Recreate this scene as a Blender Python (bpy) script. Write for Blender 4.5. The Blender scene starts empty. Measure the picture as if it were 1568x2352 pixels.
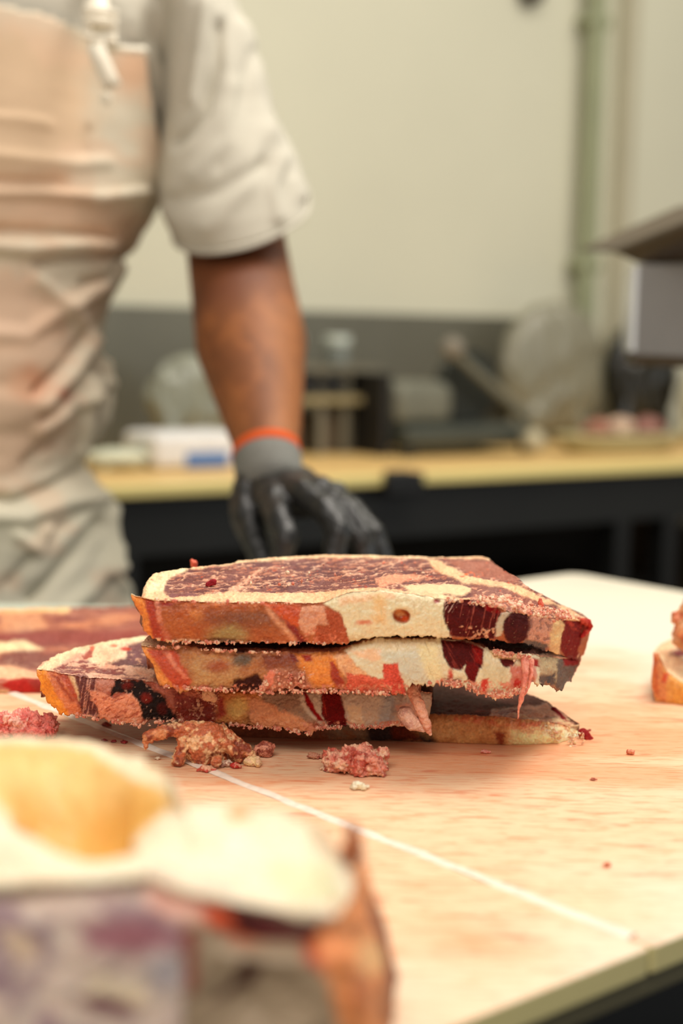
import bpy, bmesh, math, random
import numpy as np
from mathutils import Vector, Matrix

# ------------------------------------------------------------------ camera, world, lights, exposure
scn = bpy.context.scene
COL = scn.collection
FPX = 3500.0
TH = math.atan(421 / 3500); RO = math.radians(1.3)
CP = np.array([0, 0, 1.12])
CF = np.array([0, math.cos(TH), -math.sin(TH)]); _R = np.array([1., 0, 0]); _U = np.cross(_R, CF)
CR = math.cos(RO) * _R + math.sin(RO) * _U; CU = math.cos(RO) * _U - math.sin(RO) * _R
cd = bpy.data.cameras.new('camera'); cam = bpy.data.objects.new('camera', cd); COL.objects.link(cam)
m = Matrix.Identity(4)
for i in range(3):
    m[i][0] = CR[i]; m[i][1] = CU[i]; m[i][2] = -CF[i]; m[i][3] = CP[i]
cam.matrix_world = m
cd.sensor_fit = 'VERTICAL'; cd.sensor_height = 36; cd.sensor_width = 24
cd.lens = FPX / 2352 * 36
cd.dof.use_dof = True; cd.dof.focus_distance = 0.785; cd.dof.aperture_fstop = 3.9
cd.clip_start = 0.02
scn.camera = cam

w = bpy.data.worlds.new('world'); scn.world = w; w.use_nodes = True
w.node_tree.nodes['Background'].inputs[0].default_value = (1.0, 0.93, 0.83, 1)
w.node_tree.nodes['Background'].inputs[1].default_value = 0.42

def area(name, loc, target, size, power, color):
    l = bpy.data.lights.new(name, 'AREA'); l.shape = 'RECTANGLE'; l.size = size[0]; l.size_y = size[1]
    l.energy = power; l.color = color
    o = bpy.data.objects.new(name, l); COL.objects.link(o); o.location = loc
    o.rotation_euler = (Vector(target) - Vector(loc)).to_track_quat('-Z', 'Y').to_euler()
area('ceiling_light_table', (0.45, 1.35, 2.75), (0.05, 0.95, 0.9), (1.2, 0.6), 50, (1, .925, .835))
area('ceiling_light_front', (-0.3, -0.9, 2.7), (0, 0.9, 0.95), (1.6, 1.0), 52, (1, .92, .83))
area('ceiling_light_back', (1.3, 2.0, 2.8), (0.4, 3.0, 1.4), (1.4, 0.9), 30, (1, .95, .82))
area('window_light_left', (-2.0, 2.3, 1.75), (0.3, 1.4, 1.1), (.9, 1.1), 26, (.78, .88, 1.0))
area('window_light_right', (2.6, 0.9, 1.7), (0.2, 1.6, 1.2), (1.2, 1.2), 14, (.86, .93, 1.0))
scn.view_settings.view_transform = 'Standard'; scn.view_settings.look = 'None'
scn.view_settings.gamma = 1; scn.view_settings.use_curve_mapping = False
scn.view_settings.exposure = -0.55

# ------------------------------------------------------------------ helpers: measuring
def ray(x, y):
    x = np.asarray(x, float)[..., None]; y = np.asarray(y, float)[..., None]
    return CF + CR * (x - 784) / FPX - CU * (y - 1176) / FPX
def at_y(x, y, Y):
    d = ray(x, y); return CP + d * (np.asarray(Y, float)[..., None] / d[..., 1:2])
def at_z(x, y, z):
    d = ray(x, y); return CP + d * ((np.asarray(z, float)[..., None] - CP[2]) / d[..., 2:3])
def proj(P):
    d = np.asarray(P, float) - CP; k = d @ CF
    return 784 + FPX * (d @ CR) / k, 1176 - FPX * (d @ CU) / k

# ------------------------------------------------------------------ helpers: noise
_rng = np.random.RandomState(7)
_tab = _rng.rand(4096)
def _h(i, j, k):
    return _tab[((i * 73856093) ^ (j * 19349663) ^ (k * 83492791)) & 4095]
def noise3(p):
    p = np.asarray(p, float); i = np.floor(p).astype(np.int64); f = p - i; f = f * f * (3 - 2 * f)
    x, y, z = i[:, 0], i[:, 1], i[:, 2]; r = 0
    for a in (0, 1):
        for b in (0, 1):
            for c in (0, 1):
                r = r + _h(x + a, y + b, z + c) * (f[:, 0] if a else 1 - f[:, 0]) * (f[:, 1] if b else 1 - f[:, 1]) * (f[:, 2] if c else 1 - f[:, 2])
    return r
def fbm(p, o=4):
    r = 0; a = 1; s = 0; p = np.asarray(p, float)
    for k in range(o):
        r = r + a * noise3(p * 2 ** k + 17.3 * k); s += a; a *= .55
    return r / s
def n2(x, y, seed, o=4):
    return fbm(np.stack([x, y, np.full_like(x, seed * 3.71)], 1), o)
def sm(a, b, x):
    t = np.clip((x - a) / (b - a + 1e-12), 0, 1); return t * t * (3 - 2 * t)
def lin(c):
    c = np.asarray(c, float) / 255
    return np.where(c <= .04045, c / 12.92, ((c + .055) / 1.055) ** 2.4)

# ------------------------------------------------------------------ helpers: objects
def link(o, parent=None):
    COL.objects.link(o)
    if parent is not None: o.parent = parent
    return o
def tag(o, label=None, cat=None, group=None, kind=None):
    if label: o['label'] = label
    if cat: o['category'] = cat
    if group: o['group'] = group
    if kind: o['kind'] = kind
    return o
def empty(name, loc, label, cat, group=None):
    o = bpy.data.objects.new(name, None); o.empty_display_size = .05; link(o); o.location = [float(v) for v in loc]
    tag(o, label, cat, group); bpy.context.view_layer.update(); return o
def np_mesh(name, V, Fq, mat, parent=None, col=None, normals=None, smooth=True):
    V = np.array(V, float)
    if parent is not None: V = V - np.array(parent.location)
    me = bpy.data.meshes.new(name)
    me.from_pydata(V.tolist(), [], [tuple(f) for f in Fq] if not isinstance(Fq, np.ndarray) else Fq.tolist())
    me.materials.append(mat)
    if col is not None:
        a = me.color_attributes.new('Col', 'FLOAT_COLOR', 'POINT')
        a.data.foreach_set('color', np.concatenate([col, np.ones((len(col), 1))], 1).astype(np.float32).ravel())
    me.polygons.foreach_set('use_smooth', [smooth] * len(me.polygons)); me.update()
    if normals is not None: me.normals_split_custom_set_from_vertices(normals.tolist())
    return link(bpy.data.objects.new(name, me), parent)
def bm_obj(name, bm, mat, parent=None, smooth=False, bevel=0):
    bmesh.ops.recalc_face_normals(bm, faces=bm.faces)
    if parent is not None: bmesh.ops.translate(bm, vec=-parent.location, verts=bm.verts)
    me = bpy.data.meshes.new(name); bm.to_mesh(me); bm.free(); me.materials.append(mat)
    for p in me.polygons: p.use_smooth = smooth
    o = link(bpy.data.objects.new(name, me), parent)
    if bevel:
        b = o.modifiers.new('bevel', 'BEVEL'); b.width = bevel; b.segments = 3; b.limit_method = 'ANGLE'
    return o
def box(bm, lo, hi, M=None):
    vs = [bm.verts.new((x, y, z)) for x in (lo[0], hi[0]) for y in (lo[1], hi[1]) for z in (lo[2], hi[2])]
    for f in ((0, 1, 3, 2), (4, 6, 7, 5), (0, 4, 5, 1), (2, 3, 7, 6), (0, 2, 6, 4), (1, 5, 7, 3)): bm.faces.new([vs[i] for i in f])
    if M is not None: bmesh.ops.transform(bm, matrix=M, verts=vs)
    return vs
def prism(bm, poly, z0, z1):
    b = [bm.verts.new((p[0], p[1], z0)) for p in poly]; t = [bm.verts.new((p[0], p[1], z1)) for p in poly]
    n = len(poly); bm.faces.new(t); bm.faces.new(b[::-1])
    for i in range(n): bm.faces.new((b[i], b[(i + 1) % n], t[(i + 1) % n], t[i]))
def tube(bm, p0, p1, r0, r1=None, n=20):
    r1 = r0 if r1 is None else r1
    p0 = Vector(p0); p1 = Vector(p1); d = p1 - p0
    M = Matrix.Translation((p0 + p1) / 2) @ d.to_track_quat('Z', 'Y').to_matrix().to_4x4()
    bmesh.ops.create_cone(bm, cap_ends=True, segments=n, radius1=r0, radius2=r1, depth=d.length, matrix=M)
def ball(bm, c, r, sc=(1, 1, 1), sub=3, rot=None):
    M = Matrix.Translation(Vector(c)) @ (rot or Matrix.Identity(4)) @ Matrix.Diagonal((sc[0], sc[1], sc[2], 1))
    bmesh.ops.create_icosphere(bm, subdivisions=sub, radius=r, matrix=M)
def capsule(bm, p0, r0, p1, r1):
    tube(bm, p0, p1, r0, r1, 24); ball(bm, p0, r0); ball(bm, p1, r1)
def fused(bm, voxel, smooth=4):
    """one continuous skin around everything in bm -> numpy verts, faces"""
    me = bpy.data.meshes.new('tmp'); bm.to_mesh(me); bm.free()
    o = bpy.data.objects.new('tmp', me); COL.objects.link(o)
    r = o.modifiers.new('r', 'REMESH'); r.mode = 'VOXEL'; r.voxel_size = voxel
    s = o.modifiers.new('s', 'SMOOTH'); s.iterations = smooth; s.factor = .5
    dg = bpy.context.evaluated_depsgraph_get(); e = o.evaluated_get(dg).to_mesh()
    V = np.empty(len(e.vertices) * 3); e.vertices.foreach_get('co', V); V = V.reshape(-1, 3)
    F = [tuple(p.vertices) for p in e.polygons]
    o.evaluated_get(dg).to_mesh_clear(); bpy.data.objects.remove(o); bpy.data.meshes.remove(me)
    return V, F
def vnormals(V, F):
    F = np.array([f if len(f) == 4 else (f[0], f[1], f[2], f[2]) for f in F]) if not isinstance(F, np.ndarray) else F
    n = np.cross(V[F[:, 2]] - V[F[:, 0]], V[F[:, 3]] - V[F[:, 1]]); N = np.zeros_like(V)
    for k in range(4):
        for c in range(3): N[:, c] += np.bincount(F[:, k], n[:, c], len(V))
    return N / (np.linalg.norm(N, axis=1, keepdims=True) + 1e-12)

# ------------------------------------------------------------------ materials
def mat(name, color, rough=.5, metal=0, var=0, vscale=20, bump=0, bscale=200, attr=False, spec=.5, sss=0, col2=None, stretch=(1, 1, 1), coat=0):
    M = bpy.data.materials.new(name); M.use_nodes = True; nt = M.node_tree; N = nt.nodes; L = nt.links
    b = N['Principled BSDF']; c = lin(color) if not attr else (1, 1, 1)
    b.inputs['Base Color'].default_value = (*c, 1); b.inputs['Roughness'].default_value = rough
    b.inputs['Metallic'].default_value = metal; b.inputs['Specular IOR Level'].default_value = spec
    b.inputs['Coat Weight'].default_value = coat; b.inputs['Coat Roughness'].default_value = .25
    if sss:
        b.inputs['Subsurface Weight'].default_value = sss; b.inputs['Subsurface Radius'].default_value = (.004, .0016, .001); b.inputs['Subsurface Scale'].default_value = 1
    tc = N.new('ShaderNodeTexCoord'); mp = N.new('ShaderNodeMapping'); mp.inputs['Scale'].default_value = stretch
    L.new(tc.outputs['Object'], mp.inputs[0])
    if var or attr or col2 is not None:
        n = N.new('ShaderNodeTexNoise'); n.inputs['Scale'].default_value = vscale; n.inputs['Detail'].default_value = 5; L.new(mp.outputs[0], n.inputs['Vector'])
        if col2 is not None:
            r = N.new('ShaderNodeValToRGB'); r.color_ramp.elements[0].position = .38; r.color_ramp.elements[1].position = .62
            r.color_ramp.elements[0].color = (*c, 1); r.color_ramp.elements[1].color = (*lin(col2), 1)
            L.new(n.outputs[0], r.inputs[0]); L.new(r.outputs[0], b.inputs['Base Color'])
        else:
            mx = N.new('ShaderNodeMix'); mx.data_type = 'RGBA'; mx.blend_type = 'MULTIPLY'; mx.inputs[0].default_value = 1
            mr = N.new('ShaderNodeMapRange'); mr.inputs[1].default_value = .3; mr.inputs[2].default_value = .7
            mr.inputs[3].default_value = 1 - var; mr.inputs[4].default_value = 1 + var
            L.new(n.outputs[0], mr.inputs[0]); L.new(mr.outputs[0], mx.inputs[7])
            if attr:
                a = N.new('ShaderNodeVertexColor'); a.layer_name = 'Col'; L.new(a.outputs[0], mx.inputs[6])
            else: mx.inputs[6].default_value = (*c, 1)
            L.new(mx.outputs[2], b.inputs['Base Color'])
    if bump:
        n = N.new('ShaderNodeTexNoise'); n.inputs['Scale'].default_value = bscale; n.inputs['Detail'].default_value = 6; L.new(mp.outputs[0], n.inputs['Vector'])
        bp = N.new('ShaderNodeBump'); bp.inputs['Strength'].default_value = min(1, bump); bp.inputs['Distance'].default_value = .0015
        L.new(n.outputs[0], bp.inputs['Height']); L.new(bp.outputs[0], b.inputs['Normal'])
    return M
M_lean = mat('lean_meat', 0, .6, attr=True, var=.22, vscale=900, bump=.7, bscale=900, sss=.08, spec=.16)
M_fat = mat('fat', 0, .5, attr=True, var=.10, vscale=700, bump=.55, bscale=800, sss=.12, coat=.12)
M_bone = mat('bone', 0, .42, attr=True, var=.06, vscale=500, bump=.4, bscale=500, sss=.12, coat=.2)
M_skin = mat('skin', 0, .62, attr=True, var=.10, vscale=60, bump=.3, bscale=500, sss=.1)
M_cloth = mat('white_cloth', 0, .85, attr=True, var=.03, vscale=30, bump=.25, bscale=900, spec=.2)
M_dirty = mat('stained_apron', 0, .7, attr=True, var=.03, vscale=20, bump=.2, bscale=600, spec=.3)

# ------------------------------------------------------------------ paint engine: colour patches placed on the surface, a few of them painted shade or highlight
def sd_poly(x, y, poly):
    P = np.array(poly, float); d = np.full(x.shape, 1e18); inside = np.zeros(x.shape, bool)
    for i in range(len(P)):
        a = P[i - 1]; b = P[i]; e = b - a; wx = x - a[0]; wy = y - a[1]
        t = np.clip((wx * e[0] + wy * e[1]) / (e @ e + 1e-9), 0, 1)
        d = np.minimum(d, (wx - e[0] * t) ** 2 + (wy - e[1] * t) ** 2)
        c = ((a[1] > y) != (b[1] > y)) & (x < (b[0] - a[0]) * (y - a[1]) / (b[1] - a[1] + 1e-12) + a[0]); inside ^= c
    return np.where(inside, -np.sqrt(d), np.sqrt(d))
def paint(x, y, base, ops, gain=1.0, seed=0, cls0=0, fine=0, sat=1.0):
    col = np.tile(lin(base) * gain, (len(x), 1)); cls = np.full(len(x), cls0); k = seed
    for op in ops:
        k += 1; shp, c = op[0], op[1]; o = op[2] if len(op) > 2 else {}
        f = o.get('f', 4) * 1.35 + 1.5; j = o.get('j', 8); js = o.get('js', 16)
        wx = x + j * 2 * (n2(x / js, y / js, k) - .5) + .7 * j * 2 * (n2(x / js * 3.3, y / js * 3.3, k + 50) - .5) + 1.3 * j * (n2(x / 38, y / 38, k + 20) - .5)
        wy = y + 1.4 * j * (n2(x / js, y / js, k + 9) - .5) + 1.0 * j * (n2(x / 38, y / 38, k + 29) - .5) + .8 * j * (n2(x / js * 3.3, y / js * 3.3, k + 70) - .5)
        if shp is None: s = np.full(x.shape, -1e3)
        elif isinstance(shp, tuple):
            cx, cy, rx, ry, *an = shp; an = math.radians(an[0]) if an else 0
            dx = (wx - cx) * math.cos(an) + (wy - cy) * math.sin(an); dy = -(wx - cx) * math.sin(an) + (wy - cy) * math.cos(an)
            s = (np.sqrt((dx / rx) ** 2 + (dy / ry) ** 2) - 1) * min(rx, ry)
        elif o.get('line'):
            P = np.array(shp, float); d = np.full(x.shape, 1e9)
            for i in range(len(P) - 1):
                e = P[i + 1] - P[i]; t = np.clip(((wx - P[i, 0]) * e[0] + (wy - P[i, 1]) * e[1]) / (e @ e + 1e-9), 0, 1)
                d = np.minimum(d, np.hypot(wx - P[i, 0] - e[0] * t, wy - P[i, 1] - e[1] * t))
            s = d - o['line']
        else: s = sd_poly(wx, wy, shp)
        a = 1 - sm(-f / 2, f / 2, s)
        if 'n' in o:   # (scale x, scale y, angle, low, high)
            sx, sy, an, lo, hi = o['n']; an = math.radians(an)
            u = (x * math.cos(an) + y * math.sin(an)) / sx; v = (-x * math.sin(an) + y * math.cos(an)) / sy
            q = n2(u, v, k + 31, 4)
            if o.get('ridge'): q = 1 - np.abs(q - .5) * 2
            a = a * sm(lo, hi, q)
        a = a * o.get('a', 1)
        col = col * (1 - a[:, None]) + a[:, None] * lin(c) * gain
        if 'c' in o: cls = np.where(a > .5, o['c'], cls)
    q = n2(x / 4.5, y / 4.5, seed + 401, 3) - .5; q2 = n2(x / 24, y / 16, seed + 402, 4) - .5; q3 = n2(x / 60, y / 30, seed + 403, 3) - .5
    fine = fine * np.where(cls == 2, .25, 1.0) if fine else 0
    if np.any(fine): col = np.clip(col * np.stack([1 + fine * (.55 * q + .5 * q2), 1 + fine * (.9 * q + .8 * q2 + .4 * q3), 1 + fine * (.9 * q + .9 * q2 + .6 * q3)], 1), .003, .95)
    g_ = col.mean(1, keepdims=True); col = g_ + (col - g_) * sat
    return np.clip(col, .003, .95), cls

def curve(pts, n):
    P = np.array(pts, float); d = np.r_[0, np.cumsum(np.hypot(*np.diff(P, axis=0).T))]; t = np.linspace(0, d[-1], n)
    return np.interp(t, d, P[:, 0]), np.interp(t, d, P[:, 1])
PARTS = [('lean_meat', M_lean), ('fat', M_fat), ('bone', M_bone)]

def slab(name, label, cat, FT, FB, BT, Yf, zt, zb, base_f, ops_f, base_t, ops_t, n=420, nf=44, nt=80, seed=0,
         gf=.95, gt=.97, amp=.0006, rag=.0016, bulge=.002, lean=0, dents=(), group=None, back=(150, 95, 75), nfreq=240, cf=1, ct=0, fine=.8, rnd=.0012, relief=.0011):
    fx, fy = curve(FT, n); gx, gy = curve(FB, n); bx, by = curve(BT, n)
    yy = np.interp(fx, [p[0] for p in Yf], [p[1] for p in Yf])
    ft = at_y(fx, fy, yy); fb = at_y(gx, gy, yy + lean); bt = at_z(bx, by, np.full(n, zt) if not isinstance(zt, list) else np.interp(bx, [p[0] for p in zt], [p[1] for p in zt]))
    bad = bt[:, 1] < ft[:, 1] + .0005; bt[bad] = ft[bad] + [0, .0005, 0]
    k = np.arange(n) / (n - 1)
    wt_ = np.exp(-np.linalg.norm(bt - ft, axis=1) / .012)[:, None]
    bb = bt + (fb - ft) * [1, 1, 0]; bb[:, 2] = zb; bb = bb * (1 - wt_) + (fb + (bt - ft) * [1, 1, 0]) * wt_
    rows = []; PX = []; PY = []; kind = []
    def add(P, kd):
        rows.append(P); x, y = proj(P); PX.append(x); PY.append(y); kind.append(np.full(n, kd))
    for i in range(nf + 1):
        v = i / nf; P = fb * (1 - v) + ft * v; P = P.copy(); P[:, 1] += -bulge * 4 * v * (1 - v) + rnd * max(0, (v - .86) / .14) ** 2; add(P, 0)
    for i in range(1, nt + 1):
        t = (i / nt) ** 1.15; add(ft * (1 - t) + bt * t, 1)
    for i in range(1, 7): add(bt * (1 - i / 6) + bb * (i / 6), 2)
    for i in range(1, 7): add(bb * (1 - i / 7) + fb * (i / 7), 3)
    m_ = len(rows); V = np.stack(rows).reshape(-1, 3); x = np.concatenate(PX); y = np.concatenate(PY); kd = np.concatenate(kind)
    r, c = np.meshgrid(np.arange(m_), np.arange(n - 1), indexing='ij'); r2 = (r + 1) % m_
    F = np.stack([r * n + c, r * n + c + 1, r2 * n + c + 1, r2 * n + c], -1).reshape(-1, 4)
    N = vnormals(V, F)
    if (N[kd == 1][:, 2].mean() < 0): F = F[:, ::-1]; N = -N
    col = np.zeros((len(V), 3)); cls = np.zeros(len(V), int)
    a = kd == 0; col[a], cls[a] = paint(x[a], y[a], base_f, ops_f, gf, seed, cf, fine, 1.04)
    a = kd == 1; col[a], cls[a] = paint(x[a], y[a], base_t, ops_t, gt, seed + 100, ct, fine, 1.05)
    a = kd >= 2; col[a] = lin(back); cls[a] = 0
    q = fbm(V * nfreq + seed, 4) - .5; q2 = fbm(V * nfreq * 4 + seed, 3) - .5
    lum = np.sqrt(np.clip(col @ [.3, .6, .1], 0, 1)); V2 = V + N * ((q * 3 + q2 * 1.4) * amp + relief * (lum - .5) * (kd <= 1))[:, None]
    rowi = np.repeat(np.arange(m_), n)
    fade = np.exp(-np.abs(rowi - 0) / 1.6) + np.exp(-np.abs(rowi - m_) / 1.6) + .45 * np.exp(-np.abs(rowi - nf) / 1.6)
    j = (fbm(np.c_[x / 5, y / 40, np.full(len(x), seed)], 3) - .5) * 2 + (fbm(np.c_[x / 16, y / 60, np.full(len(x), seed + 3)], 3) - .5) * 2.2
    V2[:, 2] += fade * j * rag; V2[:, 1] -= fade * np.abs(j) * rag * .6
    V2[:, 2] = np.maximum(V2[:, 2], .90015)
    for dx, dy, rx, ry, dep in dents:
        g = np.exp(-(((x - dx) / rx) ** 2 + ((y - dy) / ry) ** 2) ** 1.5) * np.where(kd <= 1, 1, 0)
        V2 -= N * (g * dep)[:, None]
    # end caps
    e0 = V2.reshape(m_, n, 3)[:, 0].mean(0); e1 = V2.reshape(m_, n, 3)[:, -1].mean(0)
    i0 = len(V2); V2 = np.vstack([V2, e0, e1]); col = np.vstack([col, col.reshape(m_, n, 3)[nf // 2, 0], col.reshape(m_, n, 3)[nf // 2, -1]])
    cls = np.r_[cls, 1, 1]
    cap = [(i * n, ((i + 1) % m_) * n, i0, i0) for i in range(m_)] + [(((i + 1) % m_) * n + n - 1, i * n + n - 1, i0 + 1, i0 + 1) for i in range(m_)]
    F = np.vstack([F, cap]); N = vnormals(V2, F)
    root = empty(name, (float(ft[:, 0].mean()), float(ft[:, 1].mean() + .03), zb), label, cat, group)
    fc = cls[F[:, 1]]
    for ci, (pn, pm) in enumerate(PARTS):
        S = F[fc == ci]
        if len(S) < 30: continue
        u, inv = np.unique(S, return_inverse=True); S2 = inv.reshape(S.shape)
        tri = S2[:, 2] == S2[:, 3]
        faces = S2[~tri].tolist() + S2[tri][:, :3].tolist()
        np_mesh(pn, V2[u], faces, pm, root, col[u], N[u])
    return root

def lump(name, c, r, seed, pal, label=None, cat=None, parent=None, sc=(1, 1, .7), nb=14, vox=None, amp=.12, group=None, m=None, extra=(), core=True):
    """crumbly scrap: clustered lumps fused to one skin, noise-displaced, mottled with the colours in pal"""
    rd = random.Random(seed); bm = bmesh.new(); c = np.array(c, float)
    if core: ball(bm, c + [0, 0, r * sc[2] * .5], r * .62, sc)
    for i in range(nb):
        a = rd.uniform(0, 6.28); q = rd.uniform(.3, .85)
        p = c + [math.cos(a) * q * r * sc[0], math.sin(a) * q * r * sc[1], rd.uniform(.1, 1.0) * r * sc[2] * (1.1 - q * .6)]
        ball(bm, p, r * rd.uniform(.16, .34), sub=2)
    for p0, r0, p1, r1 in extra: capsule(bm, p0, r0, p1, r1)
    V, F = fused(bm, vox or r / 16, 1)
    N = vnormals(V, F); q = fbm(V / r * 3 + seed, 4) - .5; q2 = fbm(V / r * 11 + seed, 3) - .5
    q3 = fbm(V / r * 24 + seed, 2) - .5
    V = V + N * ((q * 1.6 + q2 * 1.3 + q3 * .5) * amp * r)[:, None]
    col = np.tile(lin(pal[0]), (len(V), 1))
    for k, cc in enumerate(pal[1:]):
        a = sm(.50, .60, fbm(V / r * (2.2 + k) + seed * 1.3 + 11 * k, 4))[:, None]; col = col * (1 - a) + a * lin(cc)
    col = col * (1 + 1.0 * (fbm(V / r * 16 + 5, 3) - .5))[:, None]
    V[:, 2] = np.maximum(V[:, 2], c[2] + .0002 if parent is None else -9)
    o = np_mesh(name, V, F, m or M_fat, parent, col)
    if parent is None:
        loc = V[:, :].mean(0); loc[2] = V[:, 2].min(); me = o.data; me.transform(Matrix.Translation(-Vector(loc))); o.location = loc
        tag(o, label, cat, group)
    return o
def crumbs(root, spots, seed, pal, name='crumb_edge'):
    """sawdust-like crumbs smeared on a steak, uncountable. spot: ('poly', px polygon, z, count) or ('line', px line, Y, jitter px, count)"""
    rs = np.random.RandomState(seed); C = []; Rr = []
    for s_ in spots:
        n = s_[-1]
        if s_[0] == 'poly':
            P = np.array(s_[1], float); lo, hi = P.min(0), P.max(0); q = lo + rs.rand(n * 12, 2) * (hi - lo)
            q = q[sd_poly(q[:, 0], q[:, 1], s_[1]) < 0]; q = q[n2(q[:, 0] / 14, q[:, 1] / 6, seed) > .47][:n]
            c = at_z(q[:, 0], q[:, 1], np.interp(q[:, 0], [1170, 1244, 1292, 1360], [s_[2], .980, .971, .9615]))
        else:
            x, y = curve(s_[1], 400); i = rs.randint(0, 400, n * 2); i = i[n2(x[i] / 13, y[i] / 13, seed + 5) > .46][:n]
            c = at_y(x[i] + rs.randn(len(i)) * 2, y[i] + rs.randn(len(i)) * s_[3], np.full(len(i), s_[2]))
        C.append(c); Rr.append(.00022 + .00062 * rs.rand(len(c)) ** 3)
    C = np.concatenate(C); Rr = np.concatenate(Rr)
    bm = bmesh.new(); bmesh.ops.create_icosphere(bm, subdivisions=2, radius=1); bv = np.array([v.co[:] for v in bm.verts]); bm.verts.index_update()
    bf = np.array([[v.index for v in f.verts] for f in bm.faces]); bm.free(); n = len(C)
    sc = .55 + rs.rand(n, 1, 3) * 1.1
    V = bv[None] * sc * Rr[:, None, None]; V = V * (1 + 1.5 * (fbm((bv[None] * 1.6 + rs.rand(n, 1, 3) * 90).reshape(-1, 3), 2).reshape(n, -1, 1) - .5))
    V = (V + C[:, None]).reshape(-1, 3); F = (bf[None] + (np.arange(n) * len(bv))[:, None, None]).reshape(-1, 3)
    p = np.array([lin(k) for k in pal]); col = np.repeat(p[rs.randint(0, len(pal), n)], len(bv), 0)
    o = np_mesh(name, V, F, M_fat, root, col); o['kind'] = 'stuff'; return o

# ------------------------------------------------------------------ the setting
A41 = math.radians(41); E1 = np.array([math.cos(A41), math.sin(A41)]); E2 = np.array([-math.sin(A41), math.cos(A41)])
def uv(u, v): return E1 * u + E2 * v
A35 = math.radians(35); G1 = np.array([math.cos(A35), math.sin(A35)]); G2 = np.array([-math.sin(A35), math.cos(A35)])
def gh(g, h): return G1 * g + G2 * h           # g along the back wall, h away from the camera
def ghv(g, h, z): p = gh(g, h); return Vector((p[0], p[1], z))
HW = 2.42                                       # back wall
MG = Matrix.Rotation(A35, 4, 'Z')
M_wall = mat('cream_wall', (209, 206, 184), .7, var=.035, vscale=2.5, bump=.1, bscale=60)
M_floor = mat('floor', (70, 62, 50), .55, var=.15, vscale=6)
M_ceil = mat('ceiling_paint', (225, 220, 205), .8, var=.02)
bm = bmesh.new(); box(bm, (-4, -2.5, -.1), (5, 6.5, 0)); tag(bm_obj('floor', bm, M_floor), 'dark brown floor in shadow under the benches', kind='structure')
bm = bmesh.new(); box(bm, (-3.2, HW, 0), (5.5, HW + .12, 3.1), MG); tag(bm_obj('wall_back', bm, M_wall), 'cream painted back wall', kind='structure')
M_steel = mat('dull_steel', (112, 110, 96), .42, metal=.35, var=.12, vscale=5)
bm = bmesh.new(); box(bm, (-3.0, HW - .012, .9), (2.22, HW - .001, 1.152), MG)
tag(bm_obj('trim_1', bm, M_steel, bevel=.002), 'grey steel splashback along the back wall', kind='structure')
# door jamb and pipe
M_green = mat('grey_green_paint', (146, 150, 118), .5, var=.08, vscale=8)
M_taupe = mat('taupe_paint', (184, 177, 152), .5, var=.04, vscale=8)
def wallg(px, py):   # where the ray meets the back wall -> g, z
    d = ray(px, py); t = HW / (d[0] * G2[0] + d[1] * G2[1]); P = CP + d * t; return P[0] * G1[0] + P[1] * G1[1], P[2]
g1, _ = wallg(1332, 350); g2, _ = wallg(1420, 350)
bm = bmesh.new(); box(bm, (g1 - .022, HW - .05, .93), (g1 + .022, HW - .014, 2.9), MG)
for z in (1.25, 1.75, 2.4): box(bm, (g1 - .034, HW - .052, z), (g1 + .034, HW - .001, z + .03), MG)
pp = bm_obj('wall_pipe', bm, M_green, bevel=.012); tag(pp, 'grey green conduit pipe running up the cream wall', 'pipe')
bm = bmesh.new(); box(bm, (g2 - .02, HW - .03, .93), (g2 + .02, HW - .001, 2.9), MG)
tag(bm_obj('trim_2', bm, M_taupe, bevel=.004), 'taupe vertical trim strip on the cream wall', kind='structure')
g3, z3 = wallg(1207, -22)
bm = bmesh.new(); p = ghv(g3, HW - .02, z3); ball(bm, p, .03, (1, .7, 1)); tube(bm, p, p + Vector((*(G2 * .022), 0)), .014)
tag(bm_obj('wall_hook', bm, mat('dark_knob', (60, 50, 40)), smooth=True), 'small dark knob high on the cream wall', 'hook')

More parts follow.
